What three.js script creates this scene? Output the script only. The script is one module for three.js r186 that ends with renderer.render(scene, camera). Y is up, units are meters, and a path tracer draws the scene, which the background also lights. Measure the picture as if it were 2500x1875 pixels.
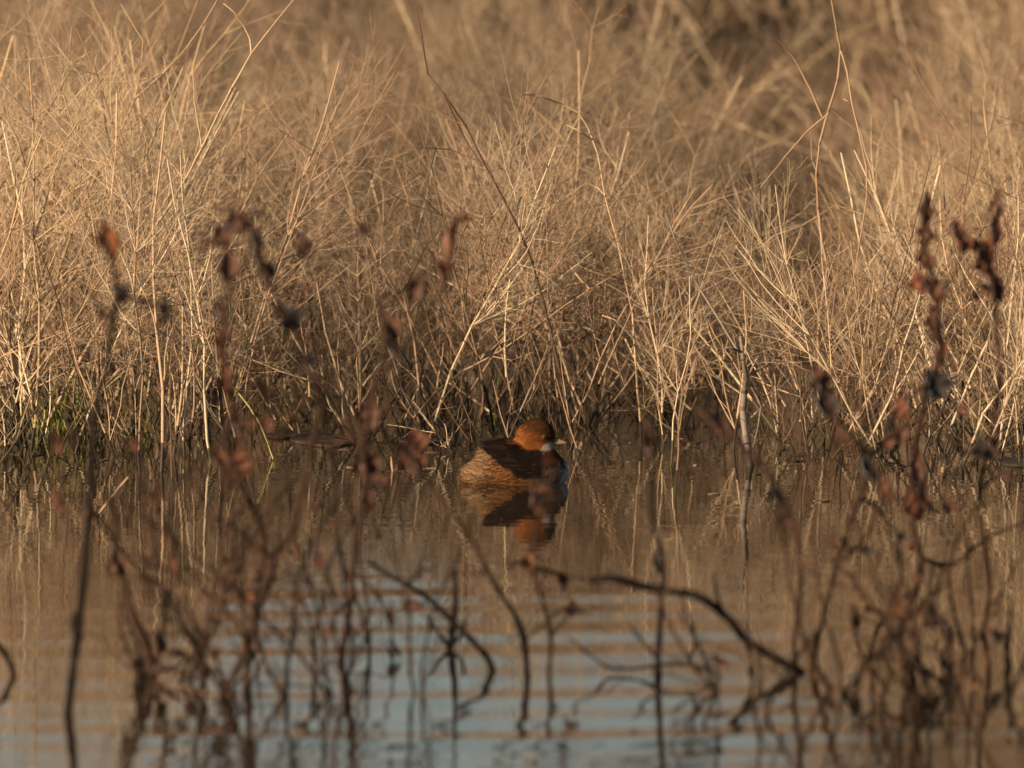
import * as THREE from 'three';
import { mergeGeometries } from 'three/addons/utils/BufferGeometryUtils.js';

// ---------------------------------------------------------------- camera, sky, sun, exposure
const scene = new THREE.Scene();
const CAM = new THREE.Vector3(0, 4.5, 50);
const camera = new THREE.PerspectiveCamera(2.48, 4 / 3, 1, 600);
camera.position.copy(CAM);
camera.lookAt(0, 0.2803, 0);
camera.updateMatrixWorld(true);
camera.focus = 50.9;                       // on the bird and the first row of stems
camera.userData.fStop = 3.6;               // long lens, wide open

const SUN = new THREE.Vector3(-0.80, 0.33, 0.52).normalize();   // low, from the left and a little behind the camera
{
  const W = 256, H = 128, data = new Float32Array(W * H * 4), d = new THREE.Vector3();
  for (let j = 0; j < H; j++) for (let i = 0; i < W; i++) {
    const el = ((j + 0.5) / H - 0.5) * Math.PI, az = ((i + 0.5) / W - 0.5) * 2 * Math.PI;
    d.set(Math.cos(el) * Math.cos(az), Math.sin(el), Math.cos(el) * Math.sin(az));
    const h = Math.max(0, Math.sin(el)), k = 1 / (1 + Math.pow(h / 0.22, 2)), toward = Math.max(0, d.dot(SUN));
    const glow = 0.16 * Math.pow(toward, 5) + 0.3 * Math.pow(toward, 40);
    const o = (j * W + i) * 4;
    data[o] = 0.010 + 0.37 * k + glow * 1.0;
    data[o + 1] = 0.022 + 0.43 * k + glow * 0.78;
    data[o + 2] = 0.050 + 0.37 * k + glow * 0.52;
    data[o + 3] = 1;
  }
  const sky = new THREE.DataTexture(data, W, H, THREE.RGBAFormat, THREE.FloatType);
  sky.mapping = THREE.EquirectangularReflectionMapping;
  sky.magFilter = THREE.LinearFilter; sky.minFilter = THREE.LinearFilter;
  sky.needsUpdate = true;
  scene.background = sky; scene.environment = sky;
}
const sun = new THREE.DirectionalLight(new THREE.Color().setRGB(1.0, 0.735, 0.475), 5);
sun.position.copy(SUN).multiplyScalar(40); sun.target.position.set(0, 0, -6);
sun.castShadow = true; sun.shadow.mapSize.set(4096, 4096);
Object.assign(sun.shadow.camera, { left: -20, right: 20, top: 20, bottom: -20, near: 1, far: 120 });
scene.add(sun, sun.target);

const renderer = new THREE.WebGLRenderer({ antialias: true });
renderer.toneMapping = THREE.LinearToneMapping;
renderer.toneMappingExposure = 1.5;
renderer.shadowMap.enabled = true;

// ---------------------------------------------------------------- helpers
const ZS = 0.5;                             // the belts below are laid out at twice their real depth
const V = (x, y, z) => new THREE.Vector3(x, y, z);
function rng(seed) { let a = seed >>> 0; return () => { a = (a + 0x6D2B79F5) | 0; let t = Math.imul(a ^ (a >>> 15), 1 | a); t = (t + Math.imul(t ^ (t >>> 7), 61 | t)) ^ t; return ((t ^ (t >>> 14)) >>> 0) / 4294967296; }; }
const lerp = (a, b, t) => a + (b - a) * t, clamp = (x, a = 0, b = 1) => Math.min(b, Math.max(a, x));
const smooth = (a, b, x) => { const t = clamp((x - a) / (b - a)); return t * t * (3 - 2 * t); };
function hash3(x, y, z) { let h = Math.imul(x | 0, 374761393) ^ Math.imul(y | 0, 668265263) ^ Math.imul(z | 0, 2147483647 - 1234567); h = Math.imul(h ^ (h >>> 13), 1274126177); return ((h ^ (h >>> 16)) >>> 0) / 4294967296; }
function noise(x, y, z = 0) {
  const xi = Math.floor(x), yi = Math.floor(y), zi = Math.floor(z); let f = (t) => t * t * (3 - 2 * t);
  const u = f(x - xi), v = f(y - yi), w = f(z - zi), c = (a, b, e) => hash3(xi + a, yi + b, zi + e);
  return lerp(lerp(lerp(c(0, 0, 0), c(1, 0, 0), u), lerp(c(0, 1, 0), c(1, 1, 0), u), v), lerp(lerp(c(0, 0, 1), c(1, 0, 1), u), lerp(c(0, 1, 1), c(1, 1, 1), u), v), w);
}
// a place in the photograph (2500 x 1875) and a distance -> a point in the marsh
const TX = Math.tan(THREE.MathUtils.degToRad(2.48 / 2)) * 4 / 3, TY = TX * 3 / 4;
const right = V(), up = V(), back = V(); camera.matrixWorld.extractBasis(right, up, back);
function at(px, py, z) {
  const d = back.clone().negate().addScaledVector(right, (px / 1250 - 1) * TX).addScaledVector(up, (1 - py / 937.5) * TY);
  return CAM.clone().addScaledVector(d, (z - CAM.z) / d.z);
}
function shoreZ(py) { const d = back.clone().negate().addScaledVector(up, (1 - py / 937.5) * TY); return CAM.z + d.z * (-CAM.y / d.y); }
const mm = (px, z) => px * 0.00116 * (50 - z) / 50;       // photograph pixels -> metres there

const names = {};
function numbered(n) { const k = names[n] = (names[n] ?? -1) + 1; return k ? n + '_' + String(k).padStart(3, '0') : n; }
function tag(o, label, category, group, kind) {
  o.userData.label = label; o.userData.category = category;
  if (group) o.userData.group = group; if (kind) o.userData.kind = kind;
  return o;
}
const lit = (o) => { o.castShadow = true; o.receiveShadow = true; return o; };
function mesh(name, geo, mat, parent) { const m = lit(new THREE.Mesh(geo, mat)); m.name = parent === scene ? numbered(name) : name; parent.add(m); return m; }
function group(name, pos) { const g = new THREE.Group(); g.name = numbered(name); if (pos) g.position.copy(pos); scene.add(g); return g; }

// collects tubes and blades with vertex colours
class MB {
  constructor() { this.p = []; this.n = []; this.c = []; this.i = []; }
  tube(pts, rad, col, sides = 5, cap = true) {
    const base = this.p.length / 3, T = V(), A = V(), B = V(), N = V();
    const ref = Math.abs(pts[pts.length - 1].y - pts[0].y) > 0.8 * pts[pts.length - 1].distanceTo(pts[0]) ? V(1, 0, 0.2) : V(0.1, 1, 0.3);
    for (let k = 0; k < pts.length; k++) {
      T.subVectors(pts[Math.min(k + 1, pts.length - 1)], pts[Math.max(k - 1, 0)]).normalize();
      A.crossVectors(ref, T).normalize(); B.crossVectors(T, A);
      const c = typeof col === 'function' ? col(k / (pts.length - 1), pts[k]) : col;
      for (let s = 0; s < sides; s++) {
        const a = s / sides * Math.PI * 2;
        N.copy(A).multiplyScalar(Math.cos(a)).addScaledVector(B, Math.sin(a));
        this.p.push(pts[k].x + N.x * rad[k], pts[k].y + N.y * rad[k], pts[k].z + N.z * rad[k]);
        this.n.push(N.x, N.y, N.z); this.c.push(c[0], c[1], c[2]);
      }
    }
    for (let k = 0; k < pts.length - 1; k++) for (let s = 0; s < sides; s++) {
      const a = base + k * sides + s, b = base + k * sides + (s + 1) % sides;
      this.i.push(a, b, a + sides, b, b + sides, a + sides);
    }
    if (cap) for (const [k, f] of [[0, -1], [pts.length - 1, 1]]) for (let s = 1; s < sides - 1; s++) { const o = base + k * sides; f > 0 ? this.i.push(o, o + s, o + s + 1) : this.i.push(o, o + s + 1, o + s); }
    return this;
  }
  // a narrow tapering blade: three stations, folded along its middle when `fold` is set
  blade(pts, wid, side, nrm, col) {
    const base = this.p.length / 3;
    pts.forEach((q, k) => { for (const s of [-1, 1]) {
      this.p.push(q.x + side.x * wid[k] * s, q.y + side.y * wid[k] * s, q.z + side.z * wid[k] * s);
      this.n.push(nrm.x, nrm.y, nrm.z); const c = Array.isArray(col[0]) ? col[k] : col; this.c.push(c[0], c[1], c[2]);
    } });
    const face = side.clone().cross(V().subVectors(pts[pts.length - 1], pts[0])).dot(nrm) > 0;   // wind each face towards its normal
    for (let k = 0; k < pts.length - 1; k++) { const a = base + k * 2; face ? this.i.push(a, a + 1, a + 2, a + 1, a + 3, a + 2) : this.i.push(a, a + 2, a + 1, a + 1, a + 2, a + 3); }
    return this;
  }
  geo() {
    const g = new THREE.BufferGeometry();
    g.setAttribute('position', new THREE.Float32BufferAttribute(this.p, 3));
    g.setAttribute('normal', new THREE.Float32BufferAttribute(this.n, 3));
    g.setAttribute('color', new THREE.Float32BufferAttribute(this.c, 3));
    g.setIndex(this.i); return g;
  }
}
const matte = (roughness, extra = {}) => new THREE.MeshStandardMaterial({ vertexColors: true, roughness, side: THREE.DoubleSide, ...extra });
const M = {
  straw: matte(0.62), bark: new THREE.MeshPhysicalMaterial({ vertexColors: true, roughness: 0.9, specularIntensity: 0.4, side: THREE.DoubleSide }), blade: matte(0.6), feather: new THREE.MeshPhysicalMaterial({ vertexColors: true, roughness: 0.9, specularIntensity: 0.12, side: THREE.DoubleSide }), skin: new THREE.MeshPhysicalMaterial({ vertexColors: true, roughness: 0.95, specularIntensity: 0.2, side: THREE.DoubleSide }),
  leaf: new THREE.MeshPhysicalMaterial({ vertexColors: true, roughness: 0.8, side: THREE.DoubleSide, transmission: 0.42, thickness: 0 }),
};
const jit = (R, c, a = 0.15) => { const k = 1 + (R() - 0.5) * 2 * a; return [c[0] * k * (1 + (R() - 0.5) * a * 0.4), c[1] * k, c[2] * k * (1 + (R() - 0.5) * a * 0.6)]; };

// base colours (linear)
const C = {
  straw: [0.51, 0.365, 0.23], pale: [0.64, 0.505, 0.345], tan: [0.36, 0.24, 0.15], pink: [0.43, 0.29, 0.20], brown: [0.16, 0.09, 0.052],
  dark: [0.085, 0.05, 0.03], wet: [0.040, 0.030, 0.019], wetgreen: [0.075, 0.07, 0.022], green: [0.16, 0.17, 0.03], grey: [0.21, 0.175, 0.15],
  bark: [0.046, 0.026, 0.018], barkDark: [0.014, 0.010, 0.008], russet: [0.20, 0.066, 0.030], rust: [0.14, 0.055, 0.029], litter: [0.075, 0.042, 0.026],
};
// splits a path where it comes out of the wet foot; feet of stems are stained dark to a height of their own
function wetTube(mb, pts, rad, col, wetCol, wetY, sides) {
  let k = 0; while (k < pts.length && pts[k].y < wetY) k++;
  if (k === 0 || k >= pts.length) return mb.tube(pts, rad, k ? wetCol : col, sides);
  const t = (wetY - pts[k - 1].y) / (pts[k].y - pts[k - 1].y), q = pts[k - 1].clone().lerp(pts[k], t), r = lerp(rad[k - 1], rad[k], t);
  mb.tube([...pts.slice(0, k), q], [...rad.slice(0, k), r * 1.02], wetCol, sides);
  return mb.tube([q, ...pts.slice(k)], [r, ...rad.slice(k)], col, sides);
}

// ---------------------------------------------------------------- water, bed and bank
const swell = (x, zr) => {                      // long low waves near the camera side, a few tenths of a millimetre high, and rings round the bird
  const z = zr / ZS, m = smooth(4.4, 8, z) * (1 - smooth(14, 20, z)), w = 0.22 + 1.0 * Math.exp(-Math.pow((x + 0.18) / 0.75, 2)) * (0.5 + noise(x * 0.9 + 9, z * 0.5)) + 0.5 * noise(x * 0.6 + 20, z * 0.6);
  const ph = 2 * Math.PI * (z + 0.3 * Math.sin(x * 0.7 + 0.6) + 1.7 * (noise(x * 0.5, z * 0.42) - 0.5)) / 0.95;
  const r = Math.hypot((x - 0.02) * 0.8, zr), ring = 0.00005 * Math.exp(-Math.pow((r - 0.22) / 0.16, 2)) * Math.sin(r * 2 * Math.PI / 0.07);
  return m * w * (0.00055 * Math.sin(ph) + 0.00042 * Math.sin(ph * 0.57 + 2 * noise(x * 0.4 + 8, z * 0.5))) + ring;
};
{
  const line = (segs) => { const o = [segs[0][0]]; for (const [a, b, st] of segs) { const n = Math.max(1, Math.round((b - a) / st)); for (let i = 1; i <= n; i++) o.push(a + (b - a) * i / n); } return o; };
  const xs = line([[-90, -10, 20], [-10, -3, 1], [-3, -0.6, 0.12], [-0.6, 0.6, 0.03], [0.6, 3, 0.12], [3, 10, 1], [10, 90, 20]]), zs = line([[-16, -4, 2], [-4, -0.6, 0.4], [-0.6, 10, 0.025], [10, 48, 2]]);
  const p = [], n = [], uv = [], idx = [];
  for (const z of zs) for (const x of xs) {
    const e = 0.005, dx = (swell(x + e, z) - swell(x - e, z)) / (2 * e), dz = (swell(x, z + e) - swell(x, z - e)) / (2 * e), l = Math.hypot(dx, 1, dz);
    p.push(x, swell(x, z), z); n.push(-dx / l, 1 / l, -dz / l); uv.push(x / 3, -z / 1.5);
  }
  for (let j = 0; j < zs.length - 1; j++) for (let i = 0; i < xs.length - 1; i++) { const a = j * xs.length + i, b = a + 1, c = a + xs.length, d = c + 1; idx.push(a, c, b, b, c, d); }
  const g = new THREE.BufferGeometry();
  g.setAttribute('position', new THREE.Float32BufferAttribute(p, 3)); g.setAttribute('normal', new THREE.Float32BufferAttribute(n, 3)); g.setAttribute('uv', new THREE.Float32BufferAttribute(uv, 2)); g.setIndex(idx);
  // fine ripples: a periodic 3 m tile of slopes
  const N = 768, R = rng(5), waves = [];
  for (let i = 0; i < 70; i++) {
    const lam = 0.045 * Math.pow(9, R()), a = (R() < 0.6 ? Math.PI / 2 + (R() - 0.5) * 1.3 : R() * Math.PI * 2), k = 3 / lam;
    const kx = Math.round(Math.cos(a) * k), kz = Math.round(Math.sin(a) * k); if (!kx && !kz) continue;
    waves.push([kx, kz, R() * 6.283, (0.35 + R()) * Math.pow(lam / 0.2, 0.25)]);
  }
  const norm = Math.sqrt(waves.reduce((s, w) => s + w[3] * w[3] / 2, 0)), data = new Float32Array(N * N * 4), tab = [];
  for (let j = 0; j < N; j++) for (let i = 0; i < N; i++) {
    let sx = 0, sy = 0; const u = i / N * 2 * Math.PI, v = j / N * 2 * Math.PI;
    for (const [kx, kz, ph, am] of waves) { const s = Math.cos(kx * u + kz * v + ph) * am, l = Math.hypot(kx, kz); sx += s * kx / l; sy += s * kz / l; }
    const o = (j * N + i) * 4; data[o] = 0.5 + 0.12 * sx / norm; data[o + 1] = 0.5 + 0.12 * sy / norm; data[o + 2] = 1; data[o + 3] = 1;
  }
  const t = new THREE.DataTexture(data, N, N, THREE.RGBAFormat, THREE.FloatType);
  t.wrapS = t.wrapT = THREE.RepeatWrapping; t.magFilter = THREE.LinearFilter; t.minFilter = THREE.LinearFilter; t.needsUpdate = true;
  const water = new THREE.MeshPhysicalMaterial({ color: new THREE.Color().setRGB(0.030, 0.022, 0.015), roughness: 0.006, ior: 1.333, specularIntensity: 0.4, normalMap: t, normalScale: new THREE.Vector2(0.0165, 0.0165) });
  const w = mesh('water', g, water, scene); w.userData = { kind: 'structure', label: 'still brown marsh water mirroring the grass and pale sky' };
}
const groundY = (x, zr, z = zr / ZS) => -0.35 + smooth(-19, -29, z) * 0.65 + smooth(-27, -44, z) * 1.1 + smooth(-44, -90, z) * 1.2 + (noise(x * 0.5, z * 0.5) - 0.5) * 0.12 + smooth(-24, -40, z) * smooth(0.6, 3, x) * 0.45;
{
  const g = new THREE.PlaneGeometry(180, 140, 180, 200); g.rotateX(-Math.PI / 2); g.translate(0, 0, -78);
  const q = g.attributes.position, col = [];
  for (let i = 0; i < q.count; i++) { q.setY(i, groundY(q.getX(i), q.getZ(i))); const k = 0.7 + 0.6 * noise(q.getX(i) * 1.7, q.getZ(i) * 1.7); col.push(0.085 * k, 0.058 * k, 0.033 * k); }
  g.setAttribute('color', new THREE.Float32BufferAttribute(col, 3)); g.computeVertexNormals();
  const b = mesh('bank', g, matte(0.95), scene); b.userData = { kind: 'structure', label: 'brown earth bank rising behind the flooded grass' };
}

// ---------------------------------------------------------------- plants: growth
const UP = V(0, 1, 0);
function wander(R, p0, d0, len, n, kink, lift = 0) {
  const pts = [p0.clone()], d = d0.clone().normalize(), p = p0.clone();
  for (let i = 0; i < n; i++) { d.x += (R() - 0.5) * kink; d.y += (R() - 0.5) * kink * 0.5 + lift; d.z += (R() - 0.5) * kink; d.normalize(); p.addScaledVector(d, len / n); pts.push(p.clone()); }
  return pts;
}
const taper = (n, a, b) => Array.from({ length: n }, (_, i) => lerp(a, b, i / (n - 1)));
function sideways(R, d, ang) { const a = V(R() - 0.5, R() - 0.5, R() - 0.5).cross(d).normalize(); return d.clone().multiplyScalar(Math.cos(ang)).addScaledVector(a, Math.sin(ang)).normalize(); }
// a dry plant about `H` tall on the origin: { stem: MB, branches: [MB] }
function dryPlant(seed, o) {
  const R = rng(seed), { H = 0.9, r = 0.003, lean = 0.25, nodes = 9, kink = 0.16, branches = 5, from = 0.25, blen = 0.4, bang = 0.6, twigs = 2, col = C.straw, twigCol = col, wet = 0.08, wetCol = C.wet, sides = 5, foot = 0.07, lift = 0 } = o;
  const a = R() * 6.283, d = V(Math.cos(a) * lean, 1, Math.sin(a) * lean).normalize();
  const pts = wander(R, V(0, 0, 0).addScaledVector(d, -foot), d, H + foot, nodes, kink, lift), rad = taper(pts.length, r, r * 0.45);
  const stem = new MB(); const c0 = jit(R, col, 0.12), wy = wet * (0.5 + R());
  wetTube(stem, pts, rad, c0, wetCol, wy, sides);
  const joint = [c0[0] * 0.62, c0[1] * 0.58, c0[2] * 0.5];
  for (let k = 2; k < pts.length - 1; k++) if (pts[k].y > wy + 0.02) { const dd = pts[k + 1].clone().sub(pts[k]).normalize(), q = pts[k]; stem.tube([q.clone().addScaledVector(dd, -r * 0.9), q.clone().addScaledVector(dd, r * 0.9)], [rad[k] * 1.28, rad[k] * 1.28], joint, sides); }
  const out = [];
  for (let b = 0; b < branches; b++) {
    const k = clamp(Math.round(lerp(from, 0.97, (b + R() * 0.8) / branches) * (pts.length - 2)), 1, pts.length - 2);
    const dd = pts[k + 1].clone().sub(pts[k]).normalize(), m = new MB(), L = blen * H * (0.45 + 0.8 * R()) * (1.15 - 0.5 * k / pts.length);
    const bd = sideways(R, dd, bang * (0.6 + 0.8 * R())), n = 5, bp = wander(R, pts[k], bd, L, n, kink * 1.4, 0.05), br = taper(n + 1, rad[k] * 0.68, rad[k] * 0.3), bc = jit(R, twigCol, 0.18);
    m.tube(bp, br, bc, 4);
    for (let t = 0; t < twigs; t++) {
      const j = 1 + Math.floor(R() * (n - 1)), tp = wander(R, bp[j], sideways(R, bp[j + 1].clone().sub(bp[j]).normalize(), 0.4 + 0.7 * R()), L * (0.25 + 0.45 * R()), 3, kink * 2, 0.05);
      m.tube(tp, taper(4, br[j] * 0.62, br[j] * 0.28), jit(R, twigCol, 0.2), 3);
      if (twigs > 3) for (let u = 0; u < 2; u++) { const tq = wander(R, tp[1 + u], sideways(R, tp[2].clone().sub(tp[1]).normalize(), 0.5 + 0.6 * R()), L * (0.12 + 0.2 * R()), 2, kink * 2, 0.05); m.tube(tq, taper(3, br[j] * 0.42, br[j] * 0.22), jit(R, twigCol, 0.2), 3); }
    }
    out.push(m);
  }
  return { stem, branches: out };
}
const KINDS = {
  reed: (s) => ({ H: 0.85, r: 0.0044, lean: 0.2, nodes: 7, branches: 4, twigs: 1, blen: 0.26, kink: 0.24, col: s % 3 ? C.straw : C.pale, wet: 0.07, wetCol: s % 2 ? C.wetgreen : C.wet }),
  forked: (s) => ({ H: 0.9, r: 0.0040, lean: 0.36, nodes: 7, branches: 9, twigs: 4, blen: 0.46, bang: 0.66, from: 0.38, kink: 0.26, col: [C.straw, C.pale, C.tan][s % 3], twigCol: [C.straw, C.pale, C.pink][s % 3], wet: 0.09, wetCol: s % 3 === 1 ? C.wetgreen : C.wet }),
  twiggy: (s) => ({ H: 0.95, r: 0.0036, lean: 0.24, nodes: 9, branches: 15, twigs: 5, blen: 0.36, bang: 0.85, from: 0.4, kink: 0.3, col: s % 2 ? C.pink : C.tan, twigCol: s % 2 ? C.pink : C.pale, wet: 0.09, sides: 4 }),
  wiry: (s) => ({ H: 0.75, r: 0.0023, lean: 0.5, from: 0.32, nodes: 7, branches: 7, twigs: 2, blen: 0.5, bang: 0.7, kink: 0.28, col: s % 3 ? C.brown : C.dark, twigCol: s % 2 ? C.brown : C.tan, wet: 0.05, sides: 4 }),
  culm: (s) => ({ H: 0.9, r: 0.0068, lean: 0.6, nodes: 4, branches: 3, twigs: 0, blen: 0.5, bang: 1.0, kink: 0.7, col: s % 2 ? C.straw : C.pale, wet: 0.05 }),
  snag: (s) => ({ H: 0.40, r: 0.0042, lean: 0.4, nodes: 4, branches: 4, twigs: 1, blen: 0.6, bang: 0.6, from: 0.12, kink: 0.3, col: [C.straw, C.tan, C.pale][s % 3], wet: 0.11, wetCol: s % 2 ? C.wetgreen : C.wet }),
  broken: (s) => ({ H: 0.16 + 0.05 * s, r: 0.0030 + 0.0005 * (s % 3), lean: 0, nodes: 4, branches: s % 2, from: 0.5, twigs: 0, blen: 0.5, kink: 0.16, col: [C.straw, C.pale, C.tan][s % 3], wet: -1, foot: 0 }),
  stubble: (s) => ({ H: 0.30, r: 0.0034, lean: 0.6, branches: 2, twigs: 0, blen: 0.6, bang: 0.8, kink: 0.35, nodes: 4, col: s % 2 ? C.dark : C.brown, wet: 0.05, wetCol: C.wet }),
};
const flat = (pl) => mergeGeometries([pl.stem.geo(), ...pl.branches.map((b) => b.geo())]);

// how tall the dry growth stands across the marsh
function growth(x, z) {
  const u = x * 50 / (50 - z);                                      // across the picture
  let h = 0.98 + 0.22 * smooth(-0.65, -1.1, u) + 0.10 * Math.exp(-Math.pow((u + 0.02) / 0.42, 2)) - 0.40 * Math.exp(-Math.pow((u - 0.72) / 0.27, 2)) - 0.14 * Math.exp(-Math.pow((u + 0.62) / 0.2, 2));
  h *= 0.86 + 0.3 * noise(x * 1.3 + 40, z * 0.6);
  return h;
}
// ---------------------------------------------------------------- the mass of dry grass (too many to count)
{
  const R = rng(77), sets = [];
  for (const [kind, n] of [['reed', 5], ['forked', 6], ['twiggy', 6], ['wiry', 4], ['culm', 5], ['broken', 5], ['snag', 6], ['stubble', 4]]) for (let i = 0; i < n; i++) sets.push({ kind, geo: flat(dryPlant(900 + sets.length * 17, KINDS[kind](i))), list: [] });
  const of = (kind) => { const s = sets.filter((q) => q.kind === kind); return s[Math.floor(R() * s.length)]; };
  const D = new THREE.Object3D(), tint = new THREE.Color();
  function put(kind, x, z, s, tiltAmt, y0 = null, bright = 1) {
    D.position.set(x, y0 ?? Math.max(0, groundY(x, z * ZS) + 0.02), z * ZS); D.rotation.set((R() - 0.5) * tiltAmt, R() * 6.283, (R() - 0.5) * tiltAmt); D.scale.set(s * (0.9 + 0.35 * R()), s, s * (0.9 + 0.35 * R())); D.updateMatrix();
    const b = bright * (0.55 + 0.75 * R()), w = (R() - 0.5) * 0.12; of(kind).list.push([D.matrix.clone(), [b * (1 + w * 0.3), b, b * (1 - w)]]);
  }
  const pick = (p) => { let t = R(); for (const [k, w] of p) { if ((t -= w) < 0) return k; } return p[0][0]; };
  const clump = (x, z) => 0.10 + 0.72 * noise(x * 1.5 + 70, z * 0.7 + 20) + 0.42 * noise(x * 4.2 + 30, z * 1.6);      // whole clumps are paler or browner
  // between and just behind the individual stalks
  for (let i = 0; i < 520; i++) {
    const z = -1.9 - R() * 4.6, x = (R() * 2 - 1) * (1.45 * (50 - z) / 50 + 0.9), u = x * 50 / (50 - z);
    const gap = Math.exp(-Math.pow((u - 0.02) / 0.5, 2)) * smooth(-3.6, -1.8, z) + 0.6 * Math.exp(-Math.pow((u + 0.5) / 0.22, 2)) + 0.45 * Math.exp(-Math.pow((u - 0.72) / 0.3, 2)) + 0.25 * smooth(-3, -1.8, z);
    if (R() < gap || noise(x * 2.2 + 3, z * 1.3 + 8) < 0.34) continue;
    const mid = Math.exp(-Math.pow((u + 0.02) / 0.55, 2));
    put(pick([['twiggy', 0.06 + 0.16 * mid], ['forked', 0.38], ['wiry', 0.34 + 0.1 * smooth(0.2, 0.5, u)], ['culm', 0.04], ['reed', 1]]), x, z, growth(x, z) * (0.62 + 0.42 * R()), 0.7, 0, 0.7 + 0.5 * R());
  }
  // flooded belt behind them
  for (let i = 0; i < 950; i++) {
    const z = -9.2 - Math.pow(R(), 0.85) * 5.5, x = (R() * 2 - 1) * (1.45 * (50 - z) / 50 + 1.1), u = x * 50 / (50 - z);
    if (noise(x * 1.4 + 3, z * 0.9 + 8) < 0.34 + 0.16 * Math.exp(-Math.pow((u + 0.52) / 0.2, 2)) + 0.14 * Math.exp(-Math.pow((u - 0.7) / 0.3, 2))) continue;
    const mid = Math.exp(-Math.pow((u + 0.02) / 0.5, 2));
    put(pick([['twiggy', 0.12 + 0.42 * mid], ['forked', 0.34], ['wiry', 0.12], ['culm', 0.07], ['reed', 1]]), x, z, growth(x, z) * (0.62 + 0.42 * R()), 0.7, 0, clump(x, z));
  }
  // broken lengths of stalk caught in the tangle at every angle
  for (let i = 0; i < 320; i++) {
    const z = -2.6 - R() * 4, x = (R() * 2 - 1) * (1.45 * (50 - z) / 50 + 0.9), y = Math.pow(R(), 1.2) * growth(x, z) * 0.4;
    D.position.set(x, y + 0.02, z * ZS); D.rotation.set((R() - 0.5) * 2.2, R() * 6.283, (R() - 0.5) * 2.2); D.scale.set(0.8 + R() * 0.5, 0.4 + 0.9 * R(), 0.8 + R() * 0.5); D.updateMatrix();
    const b = 0.75 + 0.6 * R(); of('broken').list.push([D.matrix.clone(), [b, b, b]]);
  }
// dark broken stubs standing in the shallows in front of the growth, a ragged edge
  for (let i = 0; i < 1700; i++) {
    const z = 0.6 - Math.pow(R(), 0.8) * 11, x = (R() * 2 - 1) * (1.45 * (50 - z) / 50 + 0.9), u = x * 50 / (50 - z), edge = -2.9 + 3.2 * smooth(0.45, 0.95, Math.abs(u + 0.05)) + 4.2 * (noise(x * 2.9 + 11, 4) - 0.5);
    if (z > edge || z < edge - 2.6 - 2 * R() || noise(x * 1.9 + 30, z * 0.9) < 0.40) continue;
    put(R() < 0.62 ? 'stubble' : 'wiry', x, z, R() < 0.5 ? 0.35 + R() * 0.5 : 0.55 + R() * 0.6, 0.6, 0, 0.45 + 0.5 * R());
  }
  // low forking remains of older stalks
  for (let i = 0; i < 380; i++) {
    const z = -0.9 - R() * 9, x = (R() * 2 - 1) * (1.45 * (50 - z) / 50 + 0.9), u = x * 50 / (50 - z), edge = -2.6 + 2.2 * smooth(0.45, 0.9, Math.abs(u + 0.05)) + 2.2 * (noise(x * 2.3 + 11, 4) - 0.5);
    if (z > edge || z < edge - 3 - 2.5 * R() || noise(x * 2 + 17, z * 0.9 + 3) < 0.36 + 0.12 * smooth(0.2, 0.5, u)) continue;
    put('snag', x, z, 0.5 + R() * 0.9, 0.8, 0, 0.6 + 0.6 * R());
  }
  // farther, out of focus, with open hollows between the clumps
  for (let i = 0; i < 1200; i++) {
    const z = -12.5 - R() * 10.5, x = (R() * 2 - 1) * (1.45 * (50 - z) / 50 + 1.6), u = x * 50 / (50 - z);
    if (noise(x * 1.1 + 13, z * 0.5 + 5) < 0.46 + 0.22 * Math.exp(-Math.pow((u - 0.62) / 0.3, 2)) + 0.14 * Math.exp(-Math.pow((u + 0.7) / 0.3, 2))) continue;
    put(pick([['twiggy', 0.24], ['forked', 0.3], ['culm', 0.2], ['wiry', 0.1], ['reed', 1]]), x, z, growth(x, z) * (0.5 + 0.55 * R()), 0.9, 0, clump(x, z));
  }
  // the bank: taller, coarser growth
  for (let i = 0; i < 3600; i++) {
    const z = -23 - R() * 24, x = (R() * 2 - 1) * (1.45 * (50 - z) / 50 + 2.6), u = x * 50 / (50 - z);
    if (noise(x * 0.9 + 50, z * 0.35) < (z < -31 ? 0.3 : 0.5 + 0.16 * Math.exp(-Math.pow((u - 0.6) / 0.35, 2)))) continue;
    const tall = 0.7 + 0.44 * smooth(-26, -32, z) + 0.95 * smooth(0.25, 0.8, u) + 0.55 * smooth(-0.7, -1.25, u);
    put(pick([['twiggy', 0.3], ['forked', 0.34], ['culm', 0.16], ['wiry', 0.06], ['reed', 1]]), x, z, tall * (0.6 + 0.55 * R()), 0.75, null, clump(x, z));
  }
  const g = new THREE.Group(); g.name = 'dry_grass'; scene.add(g); tag(g, 'dense mass of dry straw-coloured grass and twigs filling the flooded shore', 'dry grass', null, 'stuff');
  const word = { reed: 'reed_mass', forked: 'forked_stem_mass', twiggy: 'twig_mass', wiry: 'wiry_stem_mass', culm: 'bent_stalk_mass', broken: 'broken_stalk_mass', snag: 'low_snag_mass', stubble: 'dark_stubble_mass' };
  for (const s of sets) {
    const im = lit(new THREE.InstancedMesh(s.geo, M.straw, s.list.length)); im.name = word[s.kind]; im.userData.kind = 'stuff';
    s.list.forEach(([m, c], i) => { im.setMatrixAt(i, m); im.setColorAt(i, tint.setRGB(...c)); });
    g.add(im);
  }
}

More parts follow.
